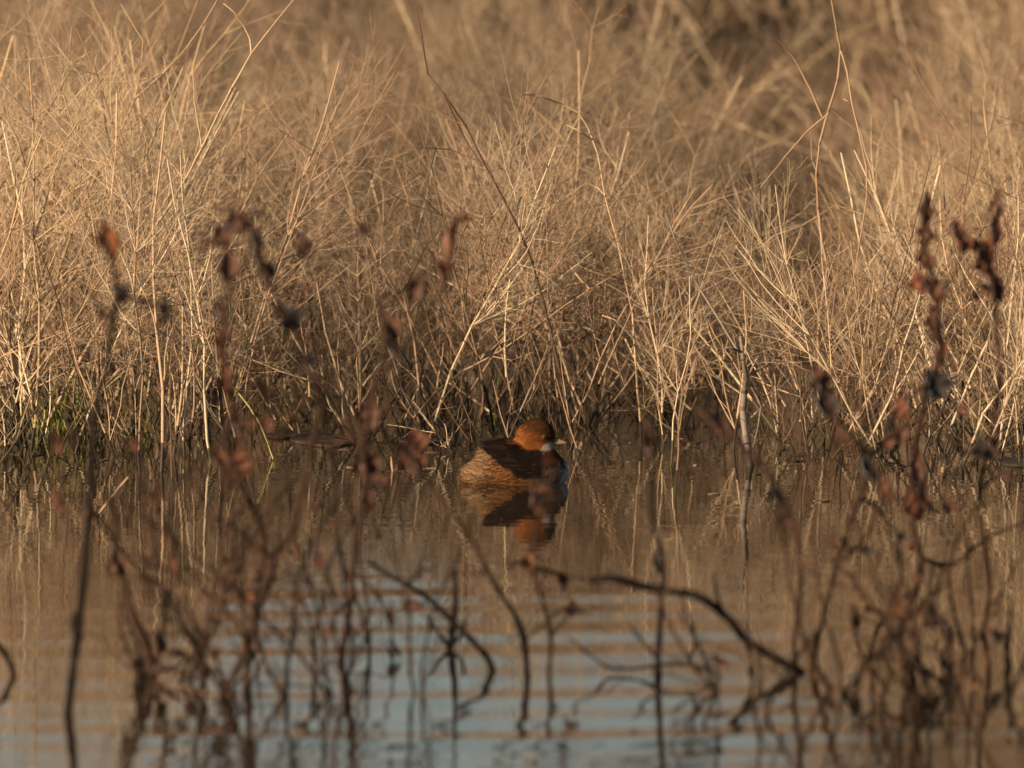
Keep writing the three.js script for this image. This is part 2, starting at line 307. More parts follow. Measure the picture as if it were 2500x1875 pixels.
// ---------------------------------------------------------------- single dry stems one can tell apart in the first rows
{
  const R = rng(4141);
  const protos = [];
  for (const [kind, n] of [['reed', 4], ['forked', 8], ['twiggy', 3], ['wiry', 5]]) for (let i = 0; i < n; i++) {
    const pl = dryPlant(200 + protos.length * 31, KINDS[kind](i));
    const g = new THREE.Group(); lit(g);
    const add = (name, mb) => { const m = lit(new THREE.Mesh(mb.geo(), M.straw)); m.name = name; g.add(m); };
    add('stem', pl.stem); pl.branches.forEach((b) => add('branch', b));
    protos.push({ kind, g });
  }
  const zones = [
    // [how many, x from, x to, waterline rows from, to, kinds, height, where, group]
    [74, -1.72, -0.78, 1172, 905, ['reed', 'forked', 'forked', 'twiggy'], 1.15, 'in the thicket at the left edge', 'tall dry stalks of the left thicket'],
    [36, -0.85, -0.28, 1105, 905, ['wiry', 'forked', 'wiry', 'reed'], 0.68, 'between the left thicket and the grebe', 'dry stalks left of the grebe'],
    [50, -0.35, 0.42, 1070, 895, ['forked', 'forked', 'reed', 'wiry', 'twiggy'], 0.8, 'in the row directly behind the grebe', 'dry stalks directly behind the grebe'],
    [48, 0.38, 1.0, 1100, 890, ['forked', 'wiry', 'reed', 'wiry'], 0.76, 'around the forked grey dead stalk', 'dry stalks around the grey dead stalk'],
    [34, 0.38, 1.7, 1225, 1060, ['wiry', 'wiry', 'wiry', 'forked'], 0.74, 'standing out in open water at right', 'stalks out in the open water at right'],
    [56, 0.92, 1.75, 1182, 905, ['forked', 'wiry', 'forked', 'reed'], 0.9, 'in the open stand at the right edge', 'branching dry stalks at the right edge'],
  ];
  const look = { reed: 'smooth straw stalk', forked: 'pale forking stalk', twiggy: 'bushy twigged stalk', wiry: 'thin brown wiry stalk' };
  for (const [n, x0, x1, r0, r1, kinds, h, where, grp] of zones) for (let i = 0; i < n; i++) {
    const x = lerp(x0, x1, R()), row = lerp(r0 - 75 * noise(x * 3.1 + 5, 2), r1, Math.pow(R(), 0.95)), z = shoreZ(row) + (R() - 0.5) * 0.3;
    const kind = kinds[Math.floor(R() * kinds.length)], pool = protos.filter((q) => q.kind === kind), src = pool[Math.floor(R() * pool.length)];
    const o = src.g.clone(); o.name = numbered('dry_stalk'); o.position.set(x, 0, z);
    const t = R(), s = h * (0.5 + 0.65 * t); o.scale.set(s * (0.85 + 0.3 * R()), s, s * (0.85 + 0.3 * R())); o.rotation.set((R() - 0.5) * 0.5, R() * 6.283, (R() - 0.5) * 0.6);
    const size = t > 0.66 ? 'tall ' : t < 0.33 ? 'short ' : '', rowWord = row > lerp(r0, r1, 0.45) ? ', nearer rows' : ', farther rows';
    scene.add(o); tag(o, size + look[kind] + ' ' + where + rowWord, 'stalk', grp);
  }
}

// ---------------------------------------------------------------- stems and shrubs copied one by one
// main and branch paths are in photograph pixels; the row where the foot meets the water gives the distance
function path(R, list, z, depth, stiff) {
  let zz = z; const pts = list.map(([x, y], i) => { if (i) zz += (R() - 0.5) * depth; return at(x, y, zz); });
  if (!stiff) return { pts: new THREE.CatmullRomCurve3(pts, false, 'centripetal').getPoints(Math.max(2, (list.length - 1) * 3)) };
  const out = [pts[0]];
  for (let i = 1; i < pts.length; i++) for (let k = 1; k <= 3; k++) { const q = pts[i - 1].clone().lerp(pts[i], k / 3), a = k < 3 ? 0.0016 : 0; out.push(q.add(V((R() - 0.5) * a, (R() - 0.5) * a, (R() - 0.5) * a))); }
  return { pts: out };
}
function traced(seed, name, label, category, grp, o) {
  const R = rng(seed), z = shoreZ(o.row), depth = o.depth ?? 0.08, foot = at(o.main[0][0], o.row, z), g = group(name, V(foot.x, 0, z));
  const mat = o.mat ?? M.straw, off = g.position, sides = o.sides ?? 6;
  const local = (pts) => pts.map((p) => p.clone().sub(off));
  const stiff = !o.mat, { pts } = path(R, o.main, z, depth, stiff);
  const below = pts[0].clone(); below.y = -0.08; const all = local([below, ...pts]);
  const fat = o.mat === M.bark ? 1.3 : 1, m = new MB(), ra = mm(o.r[0] / 2 * fat, z), rb = mm(o.r[1] / 2 * fat * (fat > 1 ? 1.2 : 1), z);
  const knob = (k) => 1 + (o.rough ?? 0.2) * (R() - 0.5) * 2;
  wetTube(m, all, all.map((_, k) => lerp(ra, rb, k / (all.length - 1)) * knob(k)), o.col, o.wetCol ?? C.wet, o.wet ?? 0.06, sides);
  if (stiff) for (let k = 4; k < all.length - 1; k += 3) { const dd = all[k + 1].clone().sub(all[k]).normalize(), rr = lerp(ra, rb, k / all.length) * 1.22; m.tube([all[k].clone().addScaledVector(dd, -rr), all[k].clone().addScaledVector(dd, rr)], [rr, rr], o.col.map((c) => c * 0.6), sides); }
  mesh('stem', m.geo(), mat, g);
  for (const b of o.branches ?? []) {
    const near = pts.reduce((best, p) => { const q = at(b[0][0], b[0][1], p.z); const d = q.distanceTo(p); return d < best[0] ? [d, p] : best; }, [1e9, pts[0]])[1];
    const bp = path(R, b, near.z, depth * 1.5, stiff).pts, bm = new MB(), w = (o.br ?? [o.r[0] * 0.55, o.r[1] * 0.6]);
    bm.tube(local(bp), bp.map((_, k) => mm(lerp(w[0], w[1], k / (bp.length - 1)) / 2, z) * fat * knob(k)), jit(R, o.bcol ?? o.col, 0.15), sides);
    for (let t = 0; t < (o.twigs ?? 0); t++) {
      const j = 1 + Math.floor(R() * (bp.length - 2)), dd = bp[j].clone().sub(bp[j - 1]).normalize();
      const tp = wander(R, bp[j], sideways(R, dd, 0.5 + 0.6 * R()), 0.03 + R() * 0.09, 3, 0.35, 0.03); bm.tube(local(tp), taper(4, mm(w[1] / 2, z) * 0.8, mm(w[1] / 2, z) * 0.4), o.bcol ?? o.col, 4);
    }
    mesh('branch', bm.geo(), mat, g);
  }
  for (const l of o.leaves ?? []) { leaf(R, [l[0], l[1], l[0] + (l[2] - l[0]) * 1.15, l[1] + (l[3] - l[1]) * 1.15, l[4], l[5] ?? C.russet, 0.72], z, depth, g, pts); const k = (R() - 0.5) * 30; if (R() < 0.75) leaf(R, [l[0] + k * 0.4, l[1] + 12 + R() * 14, lerp(l[0], l[2], 0.7) + k, lerp(l[1], l[3], 0.9) + 18, l[4] * 0.8, l[5]], z, depth, g, pts); }
  if (o.leaves?.length > 2) for (const b of [o.main.slice(2), ...o.branches]) for (let k = 0; k < 1; k++) {
    const [x, y] = b[1 + Math.floor(R() * (b.length - 1))], a = 1.2 + (R() - 0.5) * 2.2, L = 26 + R() * 34;
    if (y < o.row - 130) leaf(R, [x, y, x + Math.cos(a) * L, y + Math.sin(a) * L, 16 + R() * 18, R() < 0.6 ? C.russet : R() < 0.5 ? C.rust : C.bark], z, depth, g, pts);
  }
  return tag(g, label, category, grp);
}
// a dead leaf, curled along its length: from px,py to px,py, width in pixels
function leaf(R, [x0, y0, x1, y1, w, col = C.russet, wide], z, depth, g, pts) {
  const zz = z + (R() - 0.5) * depth, a = at(x0, y0, zz), b = at(x1, y1, zz + (R() - 0.5) * 0.03), L = a.distanceTo(b), W = mm(w * (wide ?? 0.5), z);
  const d = b.clone().sub(a).normalize(), s = V(0, 0, 1).applyAxisAngle(d, (R() - 0.5) * 1.6).cross(d).normalize(), n = d.clone().cross(s).normalize();
  const p = [], c = [], idx = [], NU = 10, NV = 6, curl = 1.1 + R() * 1.7, bend = (R() - 0.5) * 0.6, twist = (R() - 0.5) * 4.4, c0 = jit(R, col, 0.2), ph = R() * 9;
  for (const top of [0, 1]) for (let i = 0; i <= NU; i++) for (let j = 0; j <= NV; j++) {
    const u = i / NU, v = j / NV * 2 - 1, prof = Math.pow(Math.sin(Math.PI * clamp(u * 0.93 + 0.03)), 1.1) * (0.55 + 0.95 * noise(u * 6 + ph, v * 1.4 + ph, 3)), ang = v * curl * (0.6 + 0.7 * u), tw = (u - 0.5) * twist;
    const sx = Math.sin(ang + tw) / Math.max(curl, 0.6) * W * prof * 1.3, nx = (1 - Math.cos(ang + tw)) / Math.max(curl, 0.6) * W * prof * 1.3 + bend * L * Math.sin(Math.PI * u) + 0.004 * Math.sin(u * 17 + v * 4 + ph) - top * 0.0012;
    const q = a.clone().addScaledVector(d, u * L).addScaledVector(s, sx).addScaledVector(n, nx).sub(g.position);
    p.push(q.x, q.y, q.z); const k = 0.7 + 0.6 * noise(u * 7 + ph, v * 3 + 5, ph); c.push(c0[0] * k, c0[1] * k, c0[2] * k);
  }
  const row = NV + 1, lay = (NU + 1) * row;
  for (let i = 0; i < NU; i++) for (let j = 0; j < NV; j++) { const A = i * row + j; idx.push(A, A + 1, A + row, A + 1, A + row + 1, A + row, lay + A, lay + A + row, lay + A + 1, lay + A + 1, lay + A + row, lay + A + row + 1); }
  const ge = new THREE.BufferGeometry(); ge.setAttribute('position', new THREE.Float32BufferAttribute(p, 3)); ge.setAttribute('color', new THREE.Float32BufferAttribute(c, 3)); ge.setIndex(idx); ge.computeVertexNormals();
  const m = mesh('leaf', ge, M.leaf, g);
  // stalk back to the nearest point of the stem
  let best = pts[0], bd = 1e9; for (const q of pts) { const e = q.distanceTo(a); if (e < bd) { bd = e; best = q; } }
  if (bd > 0.006) { const st = new MB(), mid = best.clone().lerp(a, 0.5).add(V((R() - 0.5) * 0.01, -0.01, 0)); st.tube([best, mid, a.clone().addScaledVector(d, L * 0.1)].map((q) => q.clone().sub(g.position)), [0.0016, 0.0012, 0.001], C.bark, 4); mesh('leaf_stalk', st.geo(), M.bark, m); }
  return m;
}

// --- in focus, behind and beside the bird
traced(1, 'dead_stalk', 'thick grey dead stem with a broken fork standing right of the grebe', 'stalk', null, {
  row: 1137, main: [[1832, 1137], [1822, 1075], [1813, 1000], [1818, 955], [1822, 921], [1814, 872], [1808, 822]], r: [19, 9], col: C.grey, wet: 0.045, rough: 0.16, br: [7, 3], sides: 8,
  branches: [[[1826, 918], [1838, 895], [1853, 868]], [[1814, 872], [1796, 848], [1755, 780], [1700, 690], [1650, 590], [1625, 520]], [[1812, 860], [1780, 848], [1762, 852], [1752, 868]], [[1832, 940], [1846, 965], [1858, 992], [1850, 1045], [1838, 1092]], [[1830, 915], [1880, 888], [1925, 850], [1975, 800]]] });
traced(2, 'branching_stalk', 'long dark brown twig slanting steeply across the tangle above the grebe', 'stalk', 'dry stalks that stand out singly', {
  row: 1082, main: [[1398, 1082], [1392, 1020], [1372, 930], [1340, 790], [1300, 640], [1268, 561], [1231, 488], [1182, 399], [1138, 309], [1085, 232], [1044, 179], [1030, 90], [1012, 0]], r: [8, 3], col: C.dark, br: [4, 2], twigs: 3, bcol: C.brown,
  branches: [[[1182, 399], [1100, 365], [1020, 360], [960, 350]], [[1138, 309], [1060, 270], [985, 245]], [[1268, 561], [1285, 500], [1338, 470], [1336, 380]], [[1085, 232], [1130, 330], [1180, 410]]] });
traced(3, 'branching_stalk', 'long pale stem arching up above the grebe with short bare side twigs', 'stalk', 'dry stalks that stand out singly', {
  row: 1078, main: [[1566, 1078], [1562, 1012], [1556, 950], [1548, 828], [1544, 763], [1524, 674], [1508, 590], [1477, 480], [1459, 374], [1436, 313], [1412, 275]], r: [6, 3.5], col: C.straw, br: [4.5, 3],
  branches: [[[1447, 342], [1415, 320], [1384, 305]], [[1477, 476], [1458, 458], [1436, 447]], [[1412, 275], [1370, 254], [1329, 238], [1300, 231], [1276, 231]], [[1548, 828], [1500, 780], [1470, 770]]] });
traced(4, 'branching_stalk', 'tall pale stem reaching the top edge above the grey dead stem', 'stalk', 'dry stalks that stand out singly', {
  row: 1068, main: [[2012, 1068], [2008, 965], [2003, 909], [1997, 828], [2003, 760], [2021, 653], [2007, 590], [1997, 509], [1993, 427], [2001, 350], [2023, 269], [2045, 195], [2052, 122], [2043, 73], [2031, 0], [2026, -60]], r: [9, 5], col: C.tan, br: [5, 3],
  branches: [[[2052, 122], [2068, 175], [2080, 252], [2100, 338], [2115, 407], [2117, 468], [2104, 561], [2090, 651], [2062, 760]], [[2007, 285], [1978, 216], [1938, 142], [1900, 92], [1882, 98]], [[2023, 277], [1966, 325], [1917, 382], [1856, 460]], [[2080, 252], [2066, 245], [2056, 240]], [[1997, 427], [1982, 390], [1980, 335]]] });
traced(5, 'branching_stalk', 'dark wet twig leaning left from the water, right of the grey dead stem', 'stalk', 'dry stalks that stand out singly', {
  row: 1050, main: [[2040, 1050], [2018, 985], [1978, 864], [1946, 803], [1909, 726], [1877, 649], [1860, 602], [1854, 529], [1856, 460], [1848, 420]], r: [8, 4], col: C.dark, br: [4, 2.5], bcol: C.tan, branches: [[[1909, 726], [1960, 680], [2010, 640]], [[1860, 602], [1890, 575], [1960, 550], [2040, 500], [2170, 545]]] });
traced(6, 'branching_stalk', 'second dark wet twig leaning left, its foot among dark stubs', 'stalk', 'dry stalks that stand out singly', {
  row: 1000, main: [[2140, 1000], [2125, 966], [2072, 885], [2031, 840], [1990, 775], [1938, 698], [1885, 653], [1840, 610]], r: [8, 4], col: C.dark, br: [4, 2.5], bcol: C.brown, branches: [[[2031, 840], [2080, 790], [2130, 740]]] });
traced(7, 'branching_stalk', 'long smooth straw stalk slanting across the upper left thicket', 'stalk', 'dry stalks that stand out singly', {
  row: 1085, main: [[96, 1085], [128, 1010], [200, 870], [260, 770], [309, 661], [346, 602], [407, 513], [452, 439], [492, 362], [533, 277], [565, 216], [614, 130]], r: [9, 5], col: C.straw, br: [4.5, 2.5],
  branches: [[[614, 130], [610, 95], [596, 65], [570, 28], [545, 8]], [[614, 130], [660, 70], [716, 0]], [[492, 362], [484, 305], [474, 244], [471, 163]], [[452, 439], [420, 400], [380, 350], [340, 280]]] });
traced(8, 'branching_stalk', 'grey-brown stalk slanting to the top edge beside the long straw stalk', 'stalk', 'dry stalks that stand out singly', {
  row: 1040, main: [[52, 1040], [90, 860], [150, 640], [185, 540], [228, 443], [293, 325], [330, 240], [395, 183], [452, 122], [496, 61], [529, 4], [545, -40]], r: [8, 4], col: C.tan, br: [4, 2.5], branches: [[[330, 240], [345, 170], [350, 100], [325, 60], [296, 10]], [[293, 325], [350, 290], [430, 215]], [[228, 443], [270, 380], [345, 300]]] });
traced(9, 'branching_stalk', 'slim pale upright stalk with a knotted tip between the left thicket and centre bush', 'stalk', 'dry stalks that stand out singly', {
  row: 960, main: [[470, 960], [452, 830], [430, 700], [445, 600], [462, 520], [455, 480]], r: [7, 4], col: C.pale, br: [4, 2.5], branches: [[[445, 600], [470, 560], [500, 520]]] });
traced(10, 'branching_stalk', 'bare upright stalk hanging down from a bend in the upper left', 'stalk', 'dry stalks that stand out singly', {
  row: 955, main: [[600, 955], [575, 800], [580, 660], [594, 525], [592, 488], [588, 407], [586, 309], [598, 248]], r: [7, 4], col: C.straw, br: [4, 2], branches: [[[594, 500], [560, 440], [505, 410]], [[588, 450], [620, 480], [650, 560]]] });
traced(11, 'branching_stalk', 'slender pale twig bowing in the shallows just right of the grebe bill', 'stalk', 'dry stalks that stand out singly', {
  row: 1110, main: [[1414, 1110], [1402, 1074], [1390, 1038], [1378, 995], [1370, 966], [1359, 925]], r: [5, 3.5], col: C.tan, wet: 0.02, br: [3.5, 2], branches: [[[1391, 1040], [1384, 985], [1374, 920], [1361, 807]]] });
traced(12, 'branching_stalk', 'pale slanting stem crossing its neighbour in front of the right-hand stand', 'stalk', 'dry stalks that stand out singly', {
  row: 1128, main: [[2090, 1128], [2121, 1080], [2178, 966], [2195, 900], [2206, 844], [2232, 770], [2247, 718], [2262, 640]], r: [7, 4], col: C.pale, br: [4, 2.5], branches: [[[2206, 844], [2190, 815], [2188, 800]], [[2178, 966], [2210, 920], [2252, 840], [2270, 790]]] });
traced(13, 'branching_stalk', 'thin upright stem forking near its top in front of the right-hand stand', 'stalk', 'dry stalks that stand out singly', {
  row: 1116, main: [[2162, 1116], [2158, 1070], [2148, 1000], [2136, 930], [2121, 852], [2120, 800], [2128, 740], [2134, 680], [2135, 662]], r: [6, 3.5], col: C.tan, br: [3.5, 2], branches: [[[2128, 740], [2124, 712], [2122, 690]], [[2132, 700], [2140, 680]]] });
traced(14, 'branching_stalk', 'long pale stem slanting right with a bend, near the right edge', 'stalk', 'dry stalks that stand out singly', {
  row: 1108, main: [[2306, 1108], [2324, 1039], [2345, 985], [2369, 925], [2390, 880], [2418, 820], [2448, 765], [2475, 718]], r: [8, 5], col: C.pale, br: [4.5, 2.5], branches: [[[2442, 811], [2420, 770], [2397, 734], [2360, 675], [2332, 620]], [[2369, 925], [2330, 910], [2300, 935]], [[2345, 985], [2320, 960], [2280, 930]]] });
traced(15, 'branching_stalk', 'crooked forking stem at the far right margin with pale twigs', 'stalk', 'dry stalks that stand out singly', {
  row: 1135, main: [[2352, 1135], [2375, 1080], [2400, 1010], [2440, 960], [2470, 920], [2500, 880], [2530, 820]], r: [8, 5], col: C.pale, br: [4, 2.5], branches: [[[2400, 1010], [2428, 1040], [2462, 1020]], [[2440, 960], [2430, 925], [2426, 900]], [[2470, 920], [2490, 1000], [2478, 1060]]] });
traced(16, 'branching_stalk', 'fine dark upright stem standing alone in open water at left', 'stalk', 'dry stalks that stand out singly', {
  row: 1192, main: [[421, 1192], [418, 1100], [415, 1000], [416, 885], [424, 780], [440, 690]], r: [4.5, 3], col: C.brown, wet: 0.03, br: [3, 2], branches: [[[416, 900], [450, 850], [500, 800]]] });
traced(17, 'branching_stalk', 'short pale stick poking slantwise out of open water at left', 'stick', 'dry stalks that stand out singly', {
  row: 1258, main: [[238, 1258], [262, 1228], [290, 1192], [313, 1165]], r: [7, 6], col: C.tan, wet: 0.006, branches: [] });
traced(18, 'branching_stalk', 'yellow-green drooping blade bending down into the water left of the grebe', 'stalk', 'dry stalks that stand out singly', {
  row: 1124, main: [[668, 1124], [655, 1085], [635, 1035], [610, 995], [574, 950], [560, 930]], r: [4, 5], col: [0.36, 0.33, 0.12], wet: 0.004, branches: [] });
traced(19, 'branching_stalk', 'long thin grey stem slanting up from left to right behind the grebe', 'stalk', 'dry stalks that stand out singly', {
  row: 1075, main: [[990, 1075], [1002, 1030], [1060, 960], [1130, 905], [1200, 870], [1290, 810], [1380, 745], [1450, 700], [1520, 660]], r: [6, 3], col: C.tan, br: [3, 2], branches: [[[1200, 870], [1250, 880], [1300, 860]], [[1290, 810], [1340, 770], [1345, 720]]] });
traced(20, 'branching_stalk', 'thick straw stalk lying aslant through the stand left of the grebe', 'stalk', 'dry stalks that stand out singly', {
  row: 985, main: [[716, 985], [760, 930], [830, 850], [880, 800], [920, 760], [990, 700], [1040, 640], [1110, 500]], r: [8, 5], col: C.straw, br: [4, 2.5], branches: [[[830, 850], [860, 790], [905, 760]], [[990, 700], [1060, 660], [1130, 640]]] });
traced(21, 'branching_stalk', 'dark forked foot of a stem bending to a knee in the water behind the grebe', 'stalk', 'dry stalks that stand out singly', {
  row: 1068, main: [[1172, 1078], [1176, 1020], [1180, 966], [1170, 880], [1140, 820], [1105, 763], [1080, 700]], r: [8, 4], col: C.brown, br: [5, 2.5], bcol: C.tan, branches: [[[1170, 880], [1215, 840], [1270, 780], [1300, 690], [1340, 560]], [[1140, 820], [1130, 760], [1128, 700]]] });
traced(22, 'branching_stalk', 'pale stem with a downturned hooked tip above the tail of the grebe', 'stalk', 'dry stalks that stand out singly', {
  row: 1000, main: [[1085, 1000], [1110, 930], [1155, 850], [1210, 790], [1300, 745], [1380, 705], [1436, 678], [1434, 700]], r: [5.5, 3.5], col: C.pale, br: [4, 2.5], branches: [[[1300, 745], [1292, 700], [1300, 660]]] });

// --- out of focus, between the camera and the bird
const SH = 'dead leafy shrubs in front of the grebe';
traced(31, 'marsh_shrub', 'dark knotted shrub stalk at left topped by a single orange leaf', 'shrub', SH, {
  row: 1742, main: [[166, 1742], [180, 1620], [192, 1530], [205, 1400], [218, 1250], [222, 1130], [236, 1000], [262, 880], [275, 780], [288, 705], [272, 640], [258, 590]], r: [19, 7], col: C.barkDark, mat: M.bark, br: [9, 4], depth: 0.12, wet: 0.02, wetCol: C.barkDark, twigs: 1, rough: 0.22,
  branches: [[[222, 1240], [290, 1334], [350, 1403], [399, 1477]], [[288, 705], [330, 730], [380, 745], [410, 790]], [[236, 1000], [190, 1060], [140, 1075]], [[275, 780], [240, 745], [210, 700]]],
  leaves: [[252, 535, 280, 625, 34, [0.33, 0.10, 0.02]], [276, 690, 300, 735, 42, C.barkDark], [392, 730, 415, 775, 24, C.barkDark], [180, 1490, 200, 1550, 26, C.barkDark], [120, 1050, 152, 1098, 30, C.russet], [140, 1190, 150, 1245, 26, C.russet]] });
traced(32, 'marsh_shrub', 'russet shrub with a ring of curled leaves left of centre', 'shrub', SH, {
  row: 1690, main: [[600, 1690], [612, 1560], [628, 1440], [645, 1330], [612, 1230], [575, 1150], [548, 1080], [566, 1010], [556, 930], [545, 860], [548, 780], [560, 690], [556, 600], [564, 520]], r: [14, 6], col: C.bark, mat: M.bark, br: [7, 3.5], depth: 0.14, wet: 0.02, wetCol: C.barkDark, twigs: 2, rough: 0.2,
  branches: [[[545, 860], [610, 900], [650, 950], [640, 1040]], [[560, 690], [600, 640], [612, 560], [602, 510]], [[548, 1080], [490, 1120], [440, 1180], [400, 1290]], [[612, 1230], [560, 1280], [540, 1370], [545, 1470]]],
  leaves: [[562, 790, 545, 880, 34], [560, 880, 572, 965, 40], [572, 985, 590, 1060, 30, C.rust], [520, 1080, 545, 1150, 36], [585, 1080, 598, 1150, 34], [545, 1150, 588, 1190, 28, C.rust], [556, 600, 545, 680, 34, C.rust], [560, 505, 585, 560, 46, C.rust], [625, 930, 650, 985, 32], [525, 730, 555, 780, 30], [478, 580, 530, 600, 20, C.rust], [640, 1005, 660, 1050, 28]] });
traced(33, 'marsh_shrub', 'tall dark shrub stem swaying right through the left centre, bare below', 'shrub', SH, {
  row: 1706, main: [[541, 1706], [570, 1648], [602, 1578], [631, 1485], [659, 1416], [667, 1363], [708, 1302], [732, 1225], [761, 1088], [785, 986], [749, 893], [716, 803], [680, 735], [651, 669], [635, 620], [612, 540]], r: [17, 7], col: C.bark, mat: M.bark, br: [8, 3.5], depth: 0.12, wet: 0.02, wetCol: C.barkDark, twigs: 2, rough: 0.16,
  branches: [[[667, 1363], [600, 1310], [540, 1270], [480, 1260], [400, 1290]], [[659, 1416], [720, 1400], [780, 1440]], [[749, 893], [800, 950], [850, 1010], [870, 1090]], [[716, 803], [740, 760], [735, 700]]],
  leaves: [[608, 540, 622, 625, 30, C.barkDark], [622, 620, 648, 690, 36, C.barkDark], [690, 745, 725, 800, 46, C.barkDark], [735, 850, 752, 905, 34, C.bark], [520, 550, 560, 590, 60, C.rust], [770, 960, 790, 1010, 26, C.bark], [725, 560, 740, 620, 26, C.rust], [730, 590, 765, 610, 20, C.rust]] });
traced(34, 'marsh_shrub', 'stout crooked shrub stem with a tangled dark foot near the lower left corner', 'shrub', SH, {
  row: 1655, main: [[372, 1655], [358, 1574], [321, 1493], [301, 1420], [281, 1371], [285, 1281], [262, 1210]], r: [19, 9], col: C.bark, mat: M.bark, br: [10, 5], depth: 0.1, wet: 0.03, wetCol: C.barkDark, twigs: 2, rough: 0.2,
  branches: [[[365, 1640], [392, 1580], [402, 1500], [396, 1440], [350, 1400], [300, 1340]], [[362, 1630], [390, 1640], [380, 1560], [385, 1535]], [[366, 1645], [420, 1630], [470, 1600], [520, 1540], [560, 1490]]],
  leaves: [[380, 1530, 402, 1580, 30, C.bark], [330, 1600, 350, 1650, 28, C.barkDark], [270, 1340, 300, 1400, 24, C.rust]] });
traced(35, 'bent_twig', 'black kinked twig at the left margin near the lower corner', 'twig', null, {
  row: 1650, main: [[34, 1650], [26, 1622], [8, 1590], [-18, 1560], [-40, 1500]], r: [13, 9], col: C.barkDark, mat: M.bark, depth: 0.06, wet: 0.01, wetCol: C.barkDark, branches: [[[-18, 1560], [-10, 1490], [-20, 1420]]] });
traced(36, 'marsh_shrub', 'shrub with a sharply curled hanging dark leaf above and left of the grebe tail', 'shrub', SH, {
  row: 1612, main: [[832, 1612], [846, 1530], [857, 1464], [861, 1395], [869, 1302], [890, 1249], [896, 1170], [890, 1121], [898, 1047], [905, 960], [935, 870], [940, 790], [925, 730]], r: [14, 6], col: C.bark, mat: M.bark, br: [7, 3.5], depth: 0.14, wet: 0.02, wetCol: C.barkDark, twigs: 2, rough: 0.2,
  branches: [[[898, 1047], [860, 1030], [800, 1050]], [[861, 1395], [920, 1450], [950, 1520], [965, 1600]], [[905, 960], [960, 880], [1030, 780], [1085, 690], [1105, 590], [1120, 530]], [[869, 1302], [820, 1260], [780, 1230]], [[857, 1464], [820, 1500], [800, 1570]]],
  leaves: [[930, 830, 985, 885, 24, C.bark], [925, 760, 955, 830, 44, C.rust], [1120, 520, 1095, 620, 36, [0.24, 0.09, 0.04]], [1100, 620, 1080, 690, 34, [0.28, 0.10, 0.035]], [1040, 660, 1005, 730, 34, C.rust], [910, 960, 890, 1050, 46, C.rust], [880, 1080, 905, 1160, 44, C.rust], [885, 1180, 905, 1240, 34, C.rust], [985, 1135, 1010, 1080, 34, C.russet], [1002, 1040, 1025, 1100, 30, C.russet], [870, 540, 900, 570, 20, C.rust], [950, 1560, 975, 1600, 20, C.bark]] });
traced(37, 'marsh_shrub', 'long thin bare stem slanting down to the right just left of the reflected grebe', 'shrub', SH, {
  row: 1655, main: [[1288, 1655], [1280, 1566], [1256, 1500], [1231, 1464], [1191, 1395], [1146, 1310], [1101, 1251], [1052, 1186], [1012, 1129], [963, 1084], [930, 1040]], r: [13, 6], col: C.bark, mat: M.bark, br: [6, 3], depth: 0.1, wet: 0.02, wetCol: C.barkDark, twigs: 1, rough: 0.15,
  branches: [[[1280, 1566], [1330, 1520], [1390, 1480], [1440, 1500]], [[1191, 1395], [1150, 1400], [1105, 1400]]], leaves: [[1000, 1100, 1020, 1150, 26, C.russet]] });
traced(38, 'marsh_shrub', 'dark branching stem below the reflected grebe, touching water at a sharp point', 'shrub', SH, {
  row: 1637, main: [[1203, 1637], [1190, 1606], [1166, 1578], [1109, 1521], [1044, 1460], [995, 1428], [934, 1395], [900, 1370]], r: [14, 7], col: C.barkDark, mat: M.bark, br: [8, 4], depth: 0.1, wet: 0.01, wetCol: C.barkDark, twigs: 1, rough: 0.18, branches: [[[1109, 1521], [1110, 1460], [1109, 1399]], [[995, 1428], [1020, 1400], [1060, 1385]]], leaves: [] });
traced(39, 'marsh_shrub', 'short dark upright twig with two low side shoots below the reflected grebe', 'shrub', SH, {
  row: 1586, main: [[1098, 1586], [1104, 1545], [1109, 1505], [1112, 1440], [1108, 1390]], r: [16, 6], col: C.barkDark, mat: M.bark, br: [9, 5], depth: 0.06, wet: 0.01, wetCol: C.barkDark, branches: [[[1098, 1580], [1070, 1545], [1044, 1505]], [[1100, 1578], [1128, 1545], [1136, 1510]]], leaves: [] });
traced(40, 'marsh_shrub', 'tan leaf stalk hanging in front of the reflected grebe head', 'shrub', SH, {
  row: 1640, main: [[1340, 1640], [1345, 1560], [1330, 1480], [1300, 1390], [1303, 1330], [1313, 1250], [1308, 1185]], r: [10, 6], col: C.bark, mat: M.bark, br: [8, 4], depth: 0.1, wet: 0.02, wetCol: C.barkDark, branches: [[[1300, 1390], [1260, 1372], [1223, 1371]], [[1302, 1385], [1361, 1399], [1431, 1416], [1480, 1420]], [[1340, 1560], [1380, 1510], [1400, 1470]]],
  leaves: [[1306, 1175, 1318, 1255, 32, [0.26, 0.12, 0.06]], [1305, 1330, 1290, 1395, 34, [0.30, 0.13, 0.06]], [1385, 1455, 1415, 1490, 40, [0.28, 0.14, 0.08]]] });
traced(41, 'marsh_shrub', 'black arching branch dipping to the water in the lower right', 'shrub', SH, {
  row: 1642, main: [[1956, 1642], [1920, 1622], [1885, 1603], [1848, 1580], [1812, 1554], [1790, 1522], [1763, 1497], [1730, 1470], [1694, 1452], [1640, 1444], [1573, 1432], [1492, 1412], [1440, 1418]], r: [19, 13], col: C.barkDark, mat: M.bark, br: [9, 5], depth: 0.08, wet: 0.005, wetCol: C.barkDark, rough: 0.16, branches: [[[1812, 1554], [1830, 1590], [1840, 1640]], [[1763, 1497], [1750, 1450], [1742, 1400]]], leaves: [[1828, 1625, 1852, 1665, 26, C.barkDark]] });
